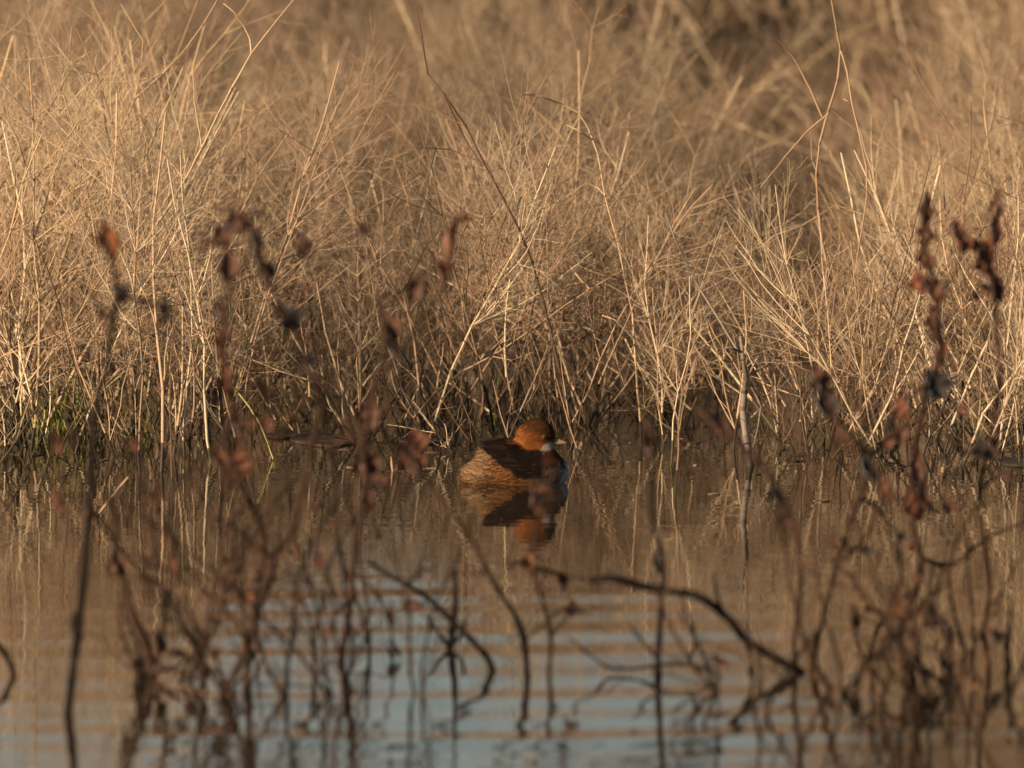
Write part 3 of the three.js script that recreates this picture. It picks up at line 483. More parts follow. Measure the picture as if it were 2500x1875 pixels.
traced(42, 'marsh_shrub', 'black upright twig crossing the arching branch in the lower right', 'shrub', SH, {
  row: 1650, main: [[1607, 1650], [1606, 1607], [1610, 1550], [1614, 1485], [1620, 1420], [1618, 1363], [1608, 1320], [1597, 1281], [1590, 1200], [1600, 1100], [1590, 1010]], r: [15, 6], col: C.barkDark, mat: M.bark, br: [8, 4], bcol: C.barkDark, depth: 0.1, wet: 0.01, wetCol: C.barkDark, twigs: 1, rough: 0.2,
  branches: [[[1606, 1625], [1550, 1632], [1492, 1631], [1451, 1607], [1390, 1558]], [[1606, 1622], [1650, 1622], [1702, 1627], [1740, 1645], [1779, 1664]], [[1681, 1618], [1698, 1566], [1673, 1485], [1655, 1450]], [[1606, 1607], [1570, 1570], [1540, 1530]]],
  leaves: [[1580, 1010, 1598, 1110, 30, C.rust], [1600, 1340, 1622, 1400, 26, C.barkDark]] });
traced(43, 'marsh_shrub', 'brown shrub stem dropping straight down right of the grey dead stem', 'shrub', SH, {
  row: 1640, main: [[1942, 1640], [1938, 1566], [1950, 1485], [1954, 1371], [1946, 1314], [1921, 1253], [1893, 1190], [1844, 1125], [1803, 1080], [1734, 1023], [1700, 1000]], r: [12, 8], col: C.bark, mat: M.bark, br: [7, 4], depth: 0.1, wet: 0.02, wetCol: C.barkDark, twigs: 1, rough: 0.15,
  branches: [[[1893, 1190], [1880, 1150], [1850, 1100]], [[1921, 1253], [1890, 1280], [1880, 1330]]], leaves: [[1880, 1175, 1908, 1215, 26, C.barkDark], [1735, 1005, 1790, 1070, 20, C.rust]] });
traced(44, 'marsh_shrub', 'forked brown shrub whose two arms spread below the grey dead stem at right', 'shrub', SH, {
  row: 1625, main: [[1983, 1625], [1990, 1580], [2015, 1485], [2039, 1387], [2068, 1302], [2096, 1216], [2121, 1120], [2047, 1027], [2007, 958], [1986, 905], [1946, 868]], r: [15, 8], col: C.bark, mat: M.bark, br: [12, 6], depth: 0.1, wet: 0.02, wetCol: C.barkDark, twigs: 2, rough: 0.18,
  branches: [[[2121, 1120], [2160, 1080], [2190, 1052], [2243, 1023], [2292, 1007], [2340, 985]], [[2039, 1387], [2085, 1340], [2130, 1280], [2150, 1200]], [[2096, 1216], [2140, 1240], [2190, 1300]]],
  leaves: [[2000, 940, 2025, 1010, 46, C.bark], [2100, 1100, 2135, 1170, 34, C.barkDark], [1985, 890, 2010, 950, 34, C.rust], [2040, 1030, 2075, 1080, 26, C.rust], [2150, 1160, 2185, 1210, 24, C.russet]] });
traced(45, 'marsh_shrub', 'tall reddish shrub hung with clusters of curled russet leaves at right', 'shrub', SH, {
  row: 1562, main: [[2194, 1570], [2206, 1509], [2235, 1444], [2247, 1363], [2227, 1281], [2231, 1200], [2222, 1130], [2245, 1040], [2270, 930], [2298, 860], [2286, 800], [2292, 720], [2266, 640], [2252, 560], [2262, 470]], r: [16, 7], col: C.bark, mat: M.bark, br: [9, 4], depth: 0.14, wet: 0.02, wetCol: C.barkDark, twigs: 2, rough: 0.18,
  branches: [[[2270, 930], [2235, 960], [2205, 985], [2190, 1050]], [[2247, 1363], [2324, 1379], [2410, 1314], [2510, 1272]], [[2206, 1509], [2267, 1460], [2300, 1400], [2310, 1320]], [[2245, 1040], [2300, 1050], [2360, 1110], [2400, 1080]], [[2292, 720], [2340, 650], [2335, 560]], [[2235, 1444], [2182, 1470], [2150, 1530]]],
  leaves: [[2262, 465, 2258, 540, 30], [2268, 540, 2250, 600, 30, C.russet], [2285, 745, 2290, 830, 30], [2305, 820, 2285, 900, 36], [2260, 900, 2290, 965, 56, C.barkDark], [2195, 960, 2215, 1015, 34], [2240, 650, 2262, 710, 40], [2290, 680, 2308, 730, 34], [2275, 740, 2292, 795, 30, C.rust], [2330, 530, 2345, 605, 30], [2255, 600, 2272, 650, 30], [2395, 1050, 2425, 1110, 32, C.barkDark], [2235, 1080, 2255, 1180, 36, C.rust], [2215, 1190, 2245, 1260, 36, C.russet], [2250, 1180, 2280, 1240, 26, C.russet], [2300, 1500, 2325, 1560, 22, C.bark], [2175, 1010, 2200, 1080, 26, C.rust]] });
traced(46, 'marsh_shrub', 'russet leafy sprig standing highest at the right edge', 'shrub', SH, {
  row: 1545, main: [[2400, 1545], [2415, 1440], [2402, 1330], [2390, 1200], [2420, 1060], [2440, 930], [2432, 800], [2425, 700], [2410, 640], [2425, 580], [2432, 520]], r: [11, 5], col: C.bark, mat: M.bark, br: [6, 3], depth: 0.12, wet: 0.02, wetCol: C.barkDark, twigs: 2, rough: 0.18,
  branches: [[[2410, 640], [2380, 610], [2350, 590], [2336, 560]], [[2390, 1200], [2440, 1160], [2490, 1140]]],
  leaves: [[2438, 515, 2425, 590, 30], [2425, 570, 2415, 640, 30], [2395, 605, 2415, 665, 48], [2420, 650, 2440, 730, 44, C.rust], [2335, 550, 2350, 610, 26], [2390, 690, 2415, 720, 26], [2436, 460, 2440, 520, 22, C.rust]] });
traced(47, 'marsh_shrub', 'low twisted brown shrub with dangling pods in the lower right', 'shrub', SH, {
  row: 1618, main: [[2117, 1620], [2128, 1580], [2141, 1538], [2160, 1500], [2182, 1460], [2200, 1400], [2190, 1320]], r: [13, 6], col: C.bark, mat: M.bark, br: [8, 4], depth: 0.1, wet: 0.02, wetCol: C.barkDark, twigs: 3, rough: 0.2,
  branches: [[[2120, 1615], [2150, 1580], [2170, 1540], [2240, 1500], [2262, 1460]], [[2160, 1500], [2110, 1470], [2080, 1400]], [[2120, 1618], [2090, 1570], [2084, 1500]]], leaves: [[2262, 1455, 2275, 1530, 30, C.bark], [2105, 1600, 2125, 1640, 28, C.barkDark], [2080, 1470, 2095, 1530, 22, C.bark]] });
traced(48, 'marsh_shrub', 'dark low stem with a hanging pod between russet shrub and right edge', 'shrub', SH, {
  row: 1640, main: [[2312, 1640], [2318, 1600], [2312, 1560], [2292, 1520], [2267, 1460], [2280, 1380]], r: [14, 6], col: C.barkDark, mat: M.bark, br: [8, 4], depth: 0.08, wet: 0.02, wetCol: C.barkDark, twigs: 2, branches: [[[2314, 1638], [2290, 1600], [2285, 1560]]], leaves: [[2308, 1565, 2325, 1640, 24, C.barkDark]] });
traced(49, 'marsh_shrub', 'thin dark stalk with a swollen foot at the far right', 'shrub', SH, {
  row: 1628, main: [[2462, 1628], [2458, 1600], [2462, 1550], [2467, 1501], [2464, 1450]], r: [18, 4], col: C.barkDark, mat: M.bark, br: [5, 3], depth: 0.06, wet: 0.01, wetCol: C.barkDark, branches: [[[2460, 1590], [2440, 1560], [2430, 1545]]], leaves: [[2412, 1535, 2450, 1550, 20, C.barkDark]] });
// smaller twiggy shrubs of the same kind that blur into one another left of centre and along the bottom
{
  const R = rng(616), spots = [
    [455, 1660, 0.62, 'thin brown twiggy shrub beside the crooked stem near the lower left corner'], [690, 1700, 0.55, 'low brown shrub with crossing twigs at the foot of the swaying dark stem'], [770, 1640, 0.7, 'fine brown shrub filling the gap left of the hanging dark leaf'], [860, 1690, 0.45, 'dark matted low shrub at the bottom, left of the sky reflection'], 
    [500, 1690, 0.95, 'tall thin brown shrub rising past the ring of curled leaves'], [820, 1700, 1.0, 'tall faint brown shrub between the swaying stem and the hanging dark leaf'], [1030, 1690, 0.7, 'faint brown shrub rising left of the reflected grebe'], [2040, 1680, 0.8, 'tall faint brown shrub beside the forked brown shrub'], [2270, 1690, 1.0, 'tall faint reddish shrub behind the leafy russet one'], [620, 1720, 0.75, 'faint twiggy shrub at the foot of the swaying stem'], [520, 1640, 0.8, 'tall wispy brown shrub left of the ring of curled leaves'], [585, 1735, 0.45, 'dark low shrub at the bottom edge under the swaying stem'], [910, 1600, 0.9, 'tall fine shrub with russet tips left of the grebe'],
    [1860, 1740, 0.34, 'low black twigs at the bottom edge under the branch tip'], [2150, 1730, 0.45, 'dark matted shrub at the bottom edge below the twisted shrub'], [2330, 1690, 0.6, 'thin brown shrub below the russet sprig at right'], [2440, 1720, 0.42, 'dark low shrub in the lower right corner'], [2360, 1590, 0.8, 'wispy reddish shrub beside the russet sprig'],
    [1760, 1690, 0.36, 'low dark shrub under the arching black branch'], [2230, 1690, 0.42, 'low matted shrub below the tall reddish shrub'], [330, 1700, 0.42, 'matted dark shrub at the foot of the stout crooked stem'], [2050, 1700, 0.34, 'short shrub at the bottom edge right of the arching branch'], [640, 1600, 0.85, 'wispy brown shrub under the ring of curled leaves']];
  spots.forEach(([px, row, H, label], i) => {
    const z = shoreZ(row), p = at(px, row, z), g = group('marsh_shrub', V(p.x, 0, z));
    const tips = [];
    for (let s = 0; s < 2; s++) {
      const pl = dryPlant(7000 + i * 13 + s, { H: H * (0.65 + 0.4 * R()), r: H > 0.65 ? 0.0046 : 0.0064, lean: H > 0.65 ? 0.3 : 0.5, nodes: 9, kink: 0.5, branches: 4, twigs: 2, blen: 0.42, bang: 0.75, from: 0.12, col: s % 2 ? C.bark : C.barkDark, twigCol: s % 2 ? C.brown : C.bark, wet: 0.02, wetCol: C.barkDark, sides: 6 });
      mesh('stem', pl.stem.geo(), M.bark, g); pl.branches.forEach((b) => { mesh('branch', b.geo(), M.bark, g); tips.push(V(b.p[60], b.p[61], b.p[62])); });
    }
    for (let k = 0; k < (H > 0.6 ? 3 : i % 3 === 0 ? 1 : 0); k++) {           // a few dead leaves left on the taller ones
      const tip = tips[Math.floor(R() * tips.length)].clone().add(g.position), d = tip.clone().sub(CAM), f = -d.dot(back), x = (d.dot(right) / f / TX + 1) * 1250, y = (1 - d.dot(up) / f / TY) * 937.5, a = 1.4 + (R() - 0.5) * 2, L = 24 + R() * 34;
      leaf(R, [x, y, x + Math.cos(a) * L, y + Math.sin(a) * L, 16 + R() * 18, R() < 0.5 ? C.russet : C.rust], tip.z, 0, g, [tip]);
    }
    tag(g, label, 'shrub', SH);
  });
}

// ---------------------------------------------------------------- green growth, moss and things afloat
function sedge(seed, px, row, n, H, spread, label, cols) {
  const R = rng(seed), z = shoreZ(row), p = at(px, row, z), g = group('sedge_tuft', V(p.x, 0, z));
  for (let i = 0; i < n; i++) {
    const a = R() * 6.283, m = new MB(), h = H * (0.4 + 0.7 * R()), lean = 0.15 + R() * 0.75, b = V((R() - 0.5) * spread, -0.04, (R() - 0.5) * spread * 1.5), c = jit(R, cols[Math.floor(R() * cols.length)], 0.25);
    const pts = [], wd = []; for (let k = 0; k <= 5; k++) { const t = k / 5; pts.push(V(b.x + Math.cos(a) * lean * h * t * t, b.y + h * t * (1 - 0.25 * t * lean), b.z + Math.sin(a) * lean * h * t * t)); wd.push(0.0034 * (1 - t * 0.85)); }
    const s = V(-Math.sin(a), 0, Math.cos(a)); m.blade(pts, wd, s, V(Math.cos(a), 0.5, Math.sin(a)).normalize(), c); m.blade(pts.map((q) => q.clone().add(V(0, 0.0008, 0.0008))), wd, s, V(Math.cos(a), 0.5, Math.sin(a)).normalize().negate(), c);
    mesh('grass_blade', m.geo(), M.blade, g);
  }
  return tag(g, label, 'grass tuft', 'green tufts at the water line');
}
sedge(801, 150, 1062, 60, 0.30, 0.20, 'bright green sedge tuft at the foot of the left thicket', [C.green, C.wetgreen, [0.22, 0.24, 0.04]]);
sedge(802, 40, 1085, 40, 0.24, 0.18, 'dark olive sedge tuft at the extreme left water line', [C.wetgreen, C.wet]);
sedge(803, 285, 1075, 40, 0.28, 0.24, 'yellow-green sedge tuft right of the bright green one', [C.wetgreen, [0.2, 0.19, 0.05]]);
sedge(804, 1610, 1010, 44, 0.18, 0.2, 'low olive tuft at the water left of the grey dead stem', [C.wetgreen, C.wet, C.green]);
sedge(805, 1228, 1050, 22, 0.22, 0.2, 'thin greenish tuft behind the grebe', [C.wetgreen, [0.2, 0.18, 0.06]]);
sedge(806, 2090, 1020, 26, 0.22, 0.24, 'sparse greenish tuft right of the grey dead stem', [C.wetgreen, C.wet]);
sedge(807, 690, 1050, 26, 0.26, 0.25, 'sparse olive tuft left of the floating leaf', [C.wetgreen, [0.2, 0.18, 0.06]]);

// flat things lying on the water: an outline with a rim, slightly dished, a few millimetres thick
function afloat(seed, name, px, row, L, W, col, turn, label, category, grp) {
  const R = rng(seed), z = shoreZ(row), p = at(px, row, z), p3 = [], c = [], idx = [], N = 22, c0 = jit(R, col, 0.1), ph = R() * 9;
  const ring = (s, y) => { for (let i = 0; i < N; i++) { const a = i / N * 6.283, k = 1 + 0.22 * (noise(Math.cos(a) * 1.6 + ph, Math.sin(a) * 1.6, ph) - 0.5), point = Math.pow(Math.abs(Math.cos(a)), 3) * 0.16; p3.push(Math.cos(a) * L / 2 * s * (k + point), y + 0.002 * Math.sin(a * 3 + ph) * s, Math.sin(a) * W / 2 * s * k * (1 - point)); const q = 0.75 + 0.5 * noise(a * 2, s * 4, ph); c.push(c0[0] * q, c0[1] * q, c0[2] * q); } };
  ring(0.04, 0.004); ring(0.5, 0.0045); ring(0.9, 0.007); ring(1, 0.0065); ring(0.98, -0.004); ring(0.04, -0.006);
  for (let k = 0; k < 5; k++) for (let i = 0; i < N; i++) { const a = k * N + i, b = k * N + (i + 1) % N; idx.push(a, b, a + N, b, b + N, a + N); }
  const g = new THREE.BufferGeometry(); g.setAttribute('position', new THREE.Float32BufferAttribute(p3, 3)); g.setAttribute('color', new THREE.Float32BufferAttribute(c, 3)); g.setIndex(idx); g.computeVertexNormals();
  const m = mesh(name, g, matte(0.85), scene); m.position.set(p.x, 0, z); m.rotation.y = turn; return tag(m, label, category, grp);
}
afloat(51, 'floating_leaf', 1024, 1076, 0.135, 0.30, [0.05, 0.028, 0.018], 0.05, 'long dark brown leaf floating behind and left of the grebe', 'leaf', null);
afloat(52, 'floating_debris', 790, 1076, 0.17, 0.45, C.litter, 0.1, 'larger dark patch of sodden litter floating left of the floating leaf', 'debris', 'floating litter');
afloat(53, 'floating_debris', 700, 1062, 0.10, 0.30, C.litter, -0.2, 'smaller dark scrap of sodden litter beside the large floating patch', 'debris', 'floating litter');
afloat(54, 'floating_debris', 468, 946, 0.16, 0.5, C.wet, 0.1, 'black sodden litter afloat among stems at left', 'debris', 'floating litter');
afloat(55, 'floating_debris', 1632, 918, 0.12, 0.5, C.wetgreen, 0.1, 'mossy dark clump afloat behind the low olive tuft', 'debris', 'floating litter');
afloat(56, 'floating_debris', 2480, 1130, 0.09, 0.3, C.wet, 0.1, 'black sodden litter at the right edge of the water', 'debris', 'floating litter');
{ // scraps of leaf and stalk afloat round the feet of the stems
  const R = rng(271), geo = new THREE.SphereGeometry(0.5, 9, 5), n = 340, im = lit(new THREE.InstancedMesh(geo, new THREE.MeshStandardMaterial({ roughness: 0.8 }), n)), D = new THREE.Object3D(), c = new THREE.Color();
  const q = geo.attributes.position; for (let i = 0; i < q.count; i++) q.setXYZ(i, q.getX(i) * (1 + 0.5 * (noise(q.getX(i) * 3, q.getZ(i) * 3, 2) - 0.5)), q.getY(i), q.getZ(i) * (1 + 0.7 * (noise(q.getX(i) * 4 + 7, q.getZ(i) * 3, 5) - 0.5))); geo.computeVertexNormals();
  for (let i = 0; i < n; i++) {
    const x = (R() * 2 - 1) * 2, z = -0.3 - Math.pow(R(), 0.9) * 4.5 + (R() < 0.12 ? 2.2 * R() : 0), far = Math.hypot(x - 0.01, z) > 0.3 ? 0 : -0.6, L = 0.008 + Math.pow(R(), 2.5) * 0.05;
    D.position.set(x, 0.0012, z + far); D.rotation.set(0, R() * 6.3, 0); D.scale.set(L, 0.005, L * (0.25 + 0.6 * R())); D.updateMatrix(); im.setMatrixAt(i, D.matrix);
    const k = C[['litter', 'wet', 'litter', 'tan', 'brown'][i % 5]], b = 0.6 + 0.6 * R(); im.setColorAt(i, c.setRGB(k[0] * b, k[1] * b, k[2] * b));
  }
  im.name = 'floating_scraps'; scene.add(im); tag(im, 'small brown scraps of leaf and stalk scattered on the water', 'debris', null, 'stuff');
}
{ // broken reed end standing out of the water
  const R = rng(99), z = shoreZ(1150), p = at(962, 1150, z), g = group('reed_stub', V(p.x, 0, z)), m = new MB(), m2 = new MB();
  m.tube([V(-0.003, -0.05, 0), V(-0.003, 0, 0), V(-0.006, 0.02, 0), V(-0.008, 0.042, 0.002)], [0.004, 0.004, 0.0045, 0.0015], C.tan, 6); m2.tube([V(0.002, -0.04, 0), V(0.005, 0, 0), V(0.010, 0.009, 0), V(0.013, 0.004, 0)], [0.004, 0.005, 0.005, 0.003], C.brown, 6);
  mesh('stem', m.geo(), M.straw, g); mesh('blade', m2.geo(), M.straw, g); tag(g, 'short broken reed stub in open water left of the grebe tail', 'stem', null);
}

// ---------------------------------------------------------------- the grebe
{
  const B = group('grebe', V(0, 0, 0)); const bp = at(1267.7, 1176.4, 0); B.position.set(bp.x, 0, 0); B.rotation.y = -0.07;
  const ell = (p, c, r) => { const x = (p.x - c[0]) / r[0], y = (p.y - c[1]) / r[1], z = (p.z - c[2]) / r[2], k = Math.sqrt(x * x + y * y + z * z), k2 = Math.sqrt((x / r[0]) ** 2 + (y / r[1]) ** 2 + (z / r[2]) ** 2); return k < 1e-6 ? -Math.min(...r) : k * (k - 1) / k2; };
  const sm = (a, b, k) => { const h = clamp(0.5 + 0.5 * (b - a) / k); return lerp(b, a, h) - k * h * (1 - h); };
  const rot = (p, c, a) => { const x = p.x - c[0], y = p.y - c[1]; return V(c[0] + x * Math.cos(a) + y * Math.sin(a), c[1] - x * Math.sin(a) + y * Math.cos(a), p.z); };
  const field = (p) => {
    let d = ell(p, [0.005, 0.030, 0], [0.122, 0.066, 0.076]);
    d = sm(d, ell(rot(p, [-0.085, 0.026, 0], 0.25), [-0.085, 0.026, 0], [0.068, 0.042, 0.054]), 0.03);
    d = sm(d, ell(rot(p, [-0.036, 0.085, 0], 0.14), [-0.036, 0.085, 0], [0.068, 0.040, 0.060]), 0.022);
    d = sm(d, ell(p, [0.086, 0.030, 0], [0.050, 0.054, 0.056]), 0.025);
    d = sm(d, ell(p, [0.055, 0.080, 0], [0.048, 0.042, 0.044]), 0.022);
    let h = ell(p, [0.049, 0.140, 0], [0.050, 0.043, 0.037]);
    h = sm(h, ell(p, [0.020, 0.124, 0], [0.029, 0.030, 0.030]), 0.02);
    h = sm(h, ell(p, [0.080, 0.124, 0], [0.020, 0.020, 0.017]), 0.016);
    return sm(d, h, 0.010);
  };
  const grad = (p) => { const e = 0.0008; return V(field(V(p.x + e, p.y, p.z)) - field(V(p.x - e, p.y, p.z)), field(V(p.x, p.y + e, p.z)) - field(V(p.x, p.y - e, p.z)), field(V(p.x, p.y, p.z + e)) - field(V(p.x, p.y, p.z - e))).normalize(); };
  // colours of the plumage, plus a painted sky reflection on the breast front
  const K = { crown: [0.046, 0.020, 0.008], cheek: [0.145, 0.050, 0.015], nape: [0.24, 0.088, 0.030], chin: [0.30, 0.29, 0.28], throat: [0.06, 0.024, 0.013], back: [0.0070, 0.0045, 0.0035], flank: [0.185, 0.085, 0.032], rump: [0.29, 0.18, 0.108], breast: [0.070, 0.048, 0.040], lore: [0.05, 0.021, 0.008] };
  const mixc = (a, b, t) => [lerp(a[0], b[0], t), lerp(a[1], b[1], t), lerp(a[2], b[2], t)];
  const plume = (p) => {
    const nz = (noise(p.x * 160, p.y * 160, p.z * 160) - 0.5), w = nz * 0.010 + (noise(p.x * 55 + 4, p.y * 55, p.z * 40) - 0.5) * 0.014;
    let c = K.back;
    const edge = p.x < -0.047 ? lerp(0.060, 0.100, (-0.047 - p.x) / 0.062) : p.x < 0.03 ? lerp(0.060, 0.016, (p.x + 0.047) / 0.077) : 0.016;
    const under = smooth(edge + 0.006, edge - 0.006, p.y + w);
    let low = mixc(K.flank, K.rump, smooth(-0.045, -0.105, p.x + w * 2) * smooth(0.0, 0.05, p.y + 0.02));
    low = mixc(low, K.breast, smooth(0.03, 0.06, p.x + w));
    c = mixc(c, low, under);
    const br = smooth(0.060, 0.100, p.x + w * 2) * smooth(0.062, 0.040, p.y + w); c = mixc(c, K.breast, br);
    c = mixc(c, K.throat, smooth(0.06, 0.085, p.x) * smooth(0.05, 0.07, p.y + w) * 0.8);
    c = mixc(c, [0.42, 0.44, 0.47], smooth(0.116, 0.134, p.x + w * 2) * smooth(0.07, 0.05, p.y) * 0.9);  // grey-white breast edge, with bluish sky reflection painted into its colour
    const head = smooth(0.094, 0.102, p.y + w * 0.6 - 0.02 * smooth(0.03, -0.02, p.x) + 0.006 * smooth(0.05, 0.09, p.x)) * smooth(-0.022, -0.012, p.x);
    if (head > 0) {
      let h = mixc(K.cheek, K.nape, smooth(0.035, 0.0, p.x + w));
      h = mixc(h, K.crown, smooth(0.128, 0.160, p.y + w * 2.2 + (p.x - 0.05) * 0.36));
      h = mixc(h, K.lore, smooth(0.019, 0.009, Math.hypot(p.x - 0.083, (p.y - 0.131) * 1.5) + w * 0.5));
      h = mixc(h, K.chin, smooth(0.0135, 0.006, Math.hypot((p.x - 0.083) * 0.60, (p.y - 0.1035 - (p.x - 0.08) * 0.25)) + w * 0.4));
      c = mixc(c, h, head);
    }
    const k = 1 + nz * 0.5; return [c[0] * k, c[1] * k, c[2] * k];
  };
  // surface nets
  const lo = V(-0.165, -0.05, -0.09), s = 0.0030, nx = 106, ny = 84, nz = 61, F = new Float32Array(nx * ny * nz), id = (i, j, k) => (k * ny + j) * nx + i;
  for (let k = 0; k < nz; k++) for (let j = 0; j < ny; j++) for (let i = 0; i < nx; i++) F[id(i, j, k)] = field(V(lo.x + i * s, lo.y + j * s, lo.z + k * s));
  const vid = new Int32Array(nx * ny * nz).fill(-1), P = [], Nn = [], Cc = [], I = [];
  const corner = [[0, 0, 0], [1, 0, 0], [0, 1, 0], [1, 1, 0], [0, 0, 1], [1, 0, 1], [0, 1, 1], [1, 1, 1]], edges = [[0, 1], [2, 3], [4, 5], [6, 7], [0, 2], [1, 3], [4, 6], [5, 7], [0, 4], [1, 5], [2, 6], [3, 7]];
  for (let k = 0; k < nz - 1; k++) for (let j = 0; j < ny - 1; j++) for (let i = 0; i < nx - 1; i++) {
    const f = corner.map(([a, b, c]) => F[id(i + a, j + b, k + c)]); let x = 0, y = 0, z = 0, n = 0;
    for (const [a, b] of edges) if ((f[a] < 0) !== (f[b] < 0)) { const t = f[a] / (f[a] - f[b]); x += lerp(corner[a][0], corner[b][0], t); y += lerp(corner[a][1], corner[b][1], t); z += lerp(corner[a][2], corner[b][2], t); n++; }
    if (!n) continue; const q = V(lo.x + (i + x / n) * s, lo.y + (j + y / n) * s, lo.z + (k + z / n) * s), g = grad(q);
    vid[id(i, j, k)] = P.length / 3; P.push(q.x, q.y, q.z); Nn.push(g.x, g.y, g.z); Cc.push(...plume(q));
  }
  for (let k = 1; k < nz - 1; k++) for (let j = 1; j < ny - 1; j++) for (let i = 1; i < nx - 1; i++) {
    const a = F[id(i, j, k)] < 0;
    const quad = (b, v) => { if (a === b || v.some((q) => q < 0)) return; a ? I.push(v[0], v[1], v[2], v[0], v[2], v[3]) : I.push(v[0], v[2], v[1], v[0], v[3], v[2]); };
    quad(F[id(i + 1, j, k)] < 0, [vid[id(i, j - 1, k - 1)], vid[id(i, j, k - 1)], vid[id(i, j, k)], vid[id(i, j - 1, k)]]);
    quad(F[id(i, j + 1, k)] < 0, [vid[id(i - 1, j, k - 1)], vid[id(i - 1, j, k)], vid[id(i, j, k)], vid[id(i, j, k - 1)]]);
    quad(F[id(i, j, k + 1)] < 0, [vid[id(i - 1, j - 1, k)], vid[id(i, j - 1, k)], vid[id(i, j, k)], vid[id(i - 1, j, k)]]);
  }
  const bg = new THREE.BufferGeometry(); bg.setAttribute('position', new THREE.Float32BufferAttribute(P, 3)); bg.setAttribute('normal', new THREE.Float32BufferAttribute(Nn, 3)); bg.setAttribute('color', new THREE.Float32BufferAttribute(Cc, 3)); bg.setIndex(I);
  mesh('body', bg, M.skin, B);
  // feathers, laid over the body like fur
  const R = rng(31), sets = { head_feathers: new MB(), back_feathers: new MB(), flank_feathers: new MB(), breast_feathers: new MB() };
  const tri = I.length / 3, q = V(), area = []; let tot = 0; const pv = (k) => V(P[k * 3], P[k * 3 + 1], P[k * 3 + 2]);
  for (let t = 0; t < tri; t++) { const a = pv(I[t * 3]), b = pv(I[t * 3 + 1]), c = pv(I[t * 3 + 2]); tot += b.sub(a).cross(c.sub(a)).length() / 2; area.push(tot); }
  const find = (v) => { let a = 0, b = tri - 1; while (a < b) { const m = (a + b) >> 1; area[m] < v ? a = m + 1 : b = m; } return a; };
  for (let f = 0; f < 21000; f++) {
    const t = find(R() * tot), a = pv(I[t * 3]), b = pv(I[t * 3 + 1]), c = pv(I[t * 3 + 2]); let u = R(), v = R(); if (u + v > 1) { u = 1 - u; v = 1 - v; }
    q.copy(a).addScaledVector(b.sub(a), u).addScaledVector(c.sub(a), v); if (q.y < -0.006) continue;
    const n = grad(q), headish = q.y > 0.1 && q.x > -0.015 || q.y > 0.094 && q.x > 0.02;
    const d1 = Math.hypot(q.x - 0.0734, q.y - 0.1336); if (headish && d1 < 0.0075) continue; if (q.x > 0.094 && q.y > 0.108 && q.y < 0.138) continue;
    let dir, L, W, lift, key; const rear = smooth(-0.02, -0.12, q.x);
    if (headish) { dir = V(-1, -0.18 - 0.5 * smooth(0.15, 0.11, q.y) + 0.35 * smooth(0.15, 0.18, q.y), 0); L = 0.006 + R() * 0.006 + 0.003 * smooth(0.02, -0.01, q.x); W = 0.00042; lift = 0.28 + 0.2 * R(); key = 'head_feathers'; }
    else { const col0 = plume(q), dark = col0[0] < 0.07; 
      if (q.x > 0.06) { dir = V(-0.5, -0.8, 0); L = 0.008 + R() * 0.006; W = 0.0006; lift = 0.16; key = 'breast_feathers'; }
      else if (dark) { dir = V(-1, 0.10 + (q.y > 0.09 ? 0.06 : -0.05), 0); L = 0.016 + R() * 0.014; W = 0.0011; lift = 0.10 + 0.08 * R(); key = 'back_feathers'; }
      else { dir = V(-1, lerp(-0.12, 0.35, rear) + (q.y < 0.03 ? -0.15 : 0.05) + (R() - 0.5) * 0.5, 0); L = 0.014 + R() * 0.016 + rear * 0.010; W = 0.00062; lift = 0.16 + 0.5 * R() * (0.4 + rear); key = 'flank_feathers'; } }
    dir.add(V((R() - 0.5) * 0.25, (R() - 0.5) * 0.25, (R() - 0.5) * 0.25)); dir.addScaledVector(n, -dir.dot(n)); if (dir.lengthSq() < 0.02) continue; dir.normalize();
    const side = n.clone().cross(dir).normalize(), p0 = q.clone().addScaledVector(n, -0.001), d0 = dir.clone().addScaledVector(n, lift).normalize(), d1b = dir.clone().addScaledVector(n, lift * 0.4).addScaledVector(UP, -0.06).normalize();
    const p1 = p0.clone().addScaledVector(d0, L * 0.5), p2 = p1.clone().addScaledVector(d1b, L * 0.5); if (p2.y < 0.001) continue;
    let c0 = plume(q); const pale = key === 'flank_feathers' && R() < 0.5 ? 0.22 : key === 'back_feathers' && R() < 0.08 ? 3.2 : key === 'head_feathers' && R() < 0.3 ? 0.45 : 1; const k = (0.72 + 0.6 * R()) * pale; c0 = [c0[0] * k, c0[1] * k, c0[2] * k];
    sets[key].blade([p0, p1, p2], [W * 0.8, W, W * 0.15], side.addScaledVector(n, (R() - 0.5) * 0.5), n.clone().addScaledVector(dir, 0.15).add(V((R() - 0.5) * 0.3, (R() - 0.5) * 0.3, (R() - 0.5) * 0.3)).normalize(), c0);
  }
  for (const k of Object.keys(sets)) { const m = mesh(k, sets[k].geo(), M.feather, B); m.userData.kind = 'stuff'; }
  // folded wings: overlapping long dark feathers with paler edges
  for (const sd of [1, -1]) for (let i = 0; i < 9; i++) {
    const w = new MB(), t = i / 8, st = V(lerp(0.0, -0.035, t), lerp(0.066, 0.112, t), 0); let zc = 0.09; for (let k = 0; k < 60; k++) { const f = field(V(st.x, st.y, zc)); if (f < 0.001) break; zc -= Math.max(0.0006, f * 0.8); }
    const end = V(lerp(-0.085, -0.106, t), lerp(0.074, 0.116, t), Math.max(0.010, zc * 0.70)); const pts = [], wd = [];
    for (let k = 0; k <= 6; k++) { const a = k / 6; pts.push(V(lerp(st.x, end.x, a), lerp(st.y, end.y, a) + 0.004 * Math.sin(a * 3.14), (lerp(zc, end.z, a) + 0.003 + 0.005 * Math.sin(a * 3.14)) * sd)); wd.push(0.0062 * Math.pow(Math.sin(Math.PI * clamp(a * 0.9 + 0.08)), 0.6)); }
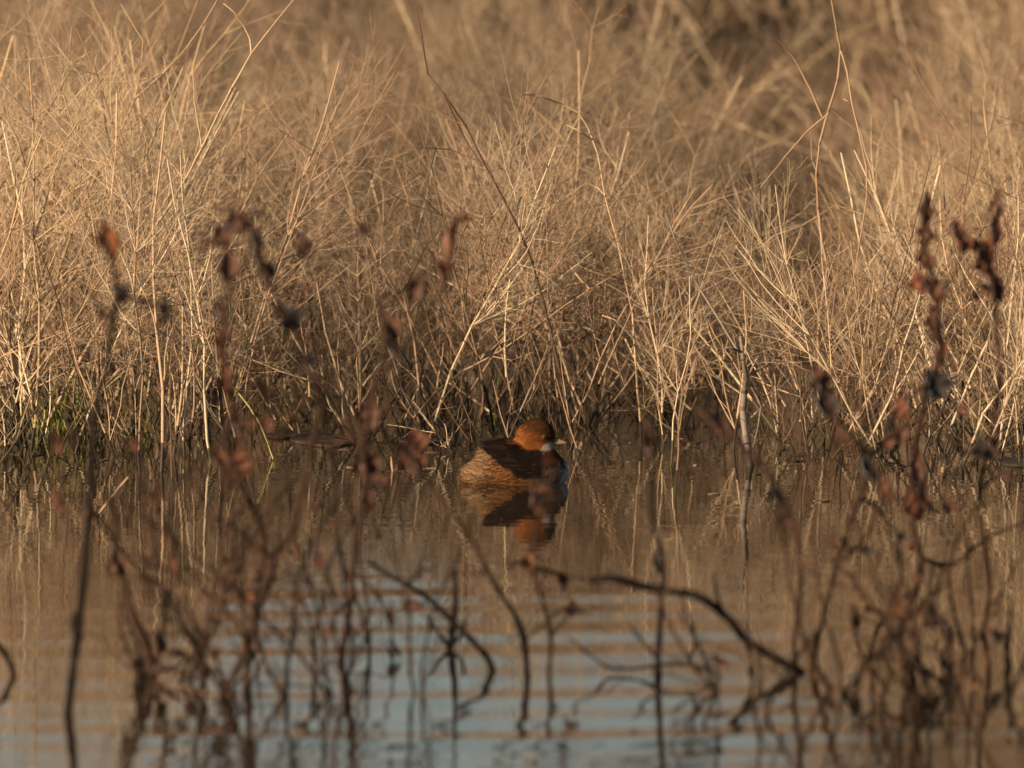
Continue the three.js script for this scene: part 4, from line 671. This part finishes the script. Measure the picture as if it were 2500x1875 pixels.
    const nn = V(0.05, 0.35, sd).normalize(), sdv = nn.clone().cross(V(-1, 0.1, 0)).normalize(); w.blade(pts, wd, sdv, nn, i % 3 ? [0.008, 0.005, 0.004] : [0.014, 0.009, 0.006]); w.blade(pts.map((a) => a.clone().addScaledVector(nn, -0.0008)), wd, sdv, nn.clone().negate(), [0.03, 0.02, 0.014]);
    mesh('wing_feather', w.geo(), M.feather, B);
  }
  // bill: upper and lower halves, short and stout with a hooked tip
  const bill = (upper) => {
    const m = new MB(), rows = [[0.092, 0.1275, 0.0110, 0.0074], [0.103, 0.1268, 0.0102, 0.0060], [0.112, 0.1248, 0.0086, 0.0048], [0.120, 0.1216, 0.0062, 0.0036], [0.128, 0.1180, 0.0038, 0.0024], [0.1345, 0.1130, 0.0012, 0.0009]], base = 0, S = 10;
    rows.forEach(([x, top, h, w], k) => { const mid = lerp(0.1165, 0.1135, k / 5); for (let a = 0; a <= S; a++) { const th = a / S * Math.PI, yy = upper ? mid + Math.sin(th) * (top - mid + 0.001) : mid - 0.0004 - Math.sin(th) * h * 0.72 * (k > 4 ? 0.3 : 1), zz = Math.cos(th) * w; m.p.push(x - (upper ? 0 : 0.003 * k / 5), yy, zz); const nn = V(0.1, Math.sin(th) * (upper ? 1 : -1), Math.cos(th)).normalize(); m.n.push(nn.x, nn.y, nn.z); const dk = upper ? smooth(0.90, 0.98, Math.sin(th)) : 0, c = mixc(upper ? [0.23, 0.155, 0.078] : [0.28, 0.21, 0.125], [0.06, 0.04, 0.025], Math.max(dk, k === 5 ? 0.5 : 0)); m.c.push(...c); } });
    for (let k = 0; k < rows.length - 1; k++) for (let a = 0; a < S; a++) { const A = k * (S + 1) + a, D = A + S + 1; upper ? m.i.push(A, D, A + 1, A + 1, D, D + 1) : m.i.push(A, A + 1, D, A + 1, D + 1, D); }
    return m.geo();
  };
  const bm = matte(0.38); const up1 = mesh('bill', bill(true), bm, B); mesh('lower_bill', bill(false), bm, up1);
  for (const sd of [1, -1]) {
    let z = 0.05; for (let k = 0; k < 80; k++) { const f = field(V(0.0734, 0.1336, z)); if (f < 0.0004) break; z -= Math.max(0.0003, f * 0.7); }
    const n = grad(V(0.0734, 0.1336, z * 1)); if (sd < 0) { n.z *= -1; }
    const e = mesh('eye', new THREE.SphereGeometry(0.0060, 20, 14), new THREE.MeshPhysicalMaterial({ color: new THREE.Color().setRGB(0.035, 0.014, 0.006), roughness: 0.06, clearcoat: 1, clearcoatRoughness: 0.02 }), B); e.position.set(0.0734, 0.1336, (z - 0.0004) * sd);
    const r = new THREE.TorusGeometry(0.0052, 0.0008, 8, 24); const rim = mesh('eye_ring', r, new THREE.MeshStandardMaterial({ color: new THREE.Color().setRGB(0.30, 0.15, 0.05), roughness: 0.6 }), e); rim.position.copy(n).multiplyScalar(0.0016); rim.quaternion.setFromUnitVectors(V(0, 0, 1), n);
  }
  tag(B, 'small brown grebe with russet head and dark back floating in profile', 'grebe', null);
}

renderer.render(scene, camera);
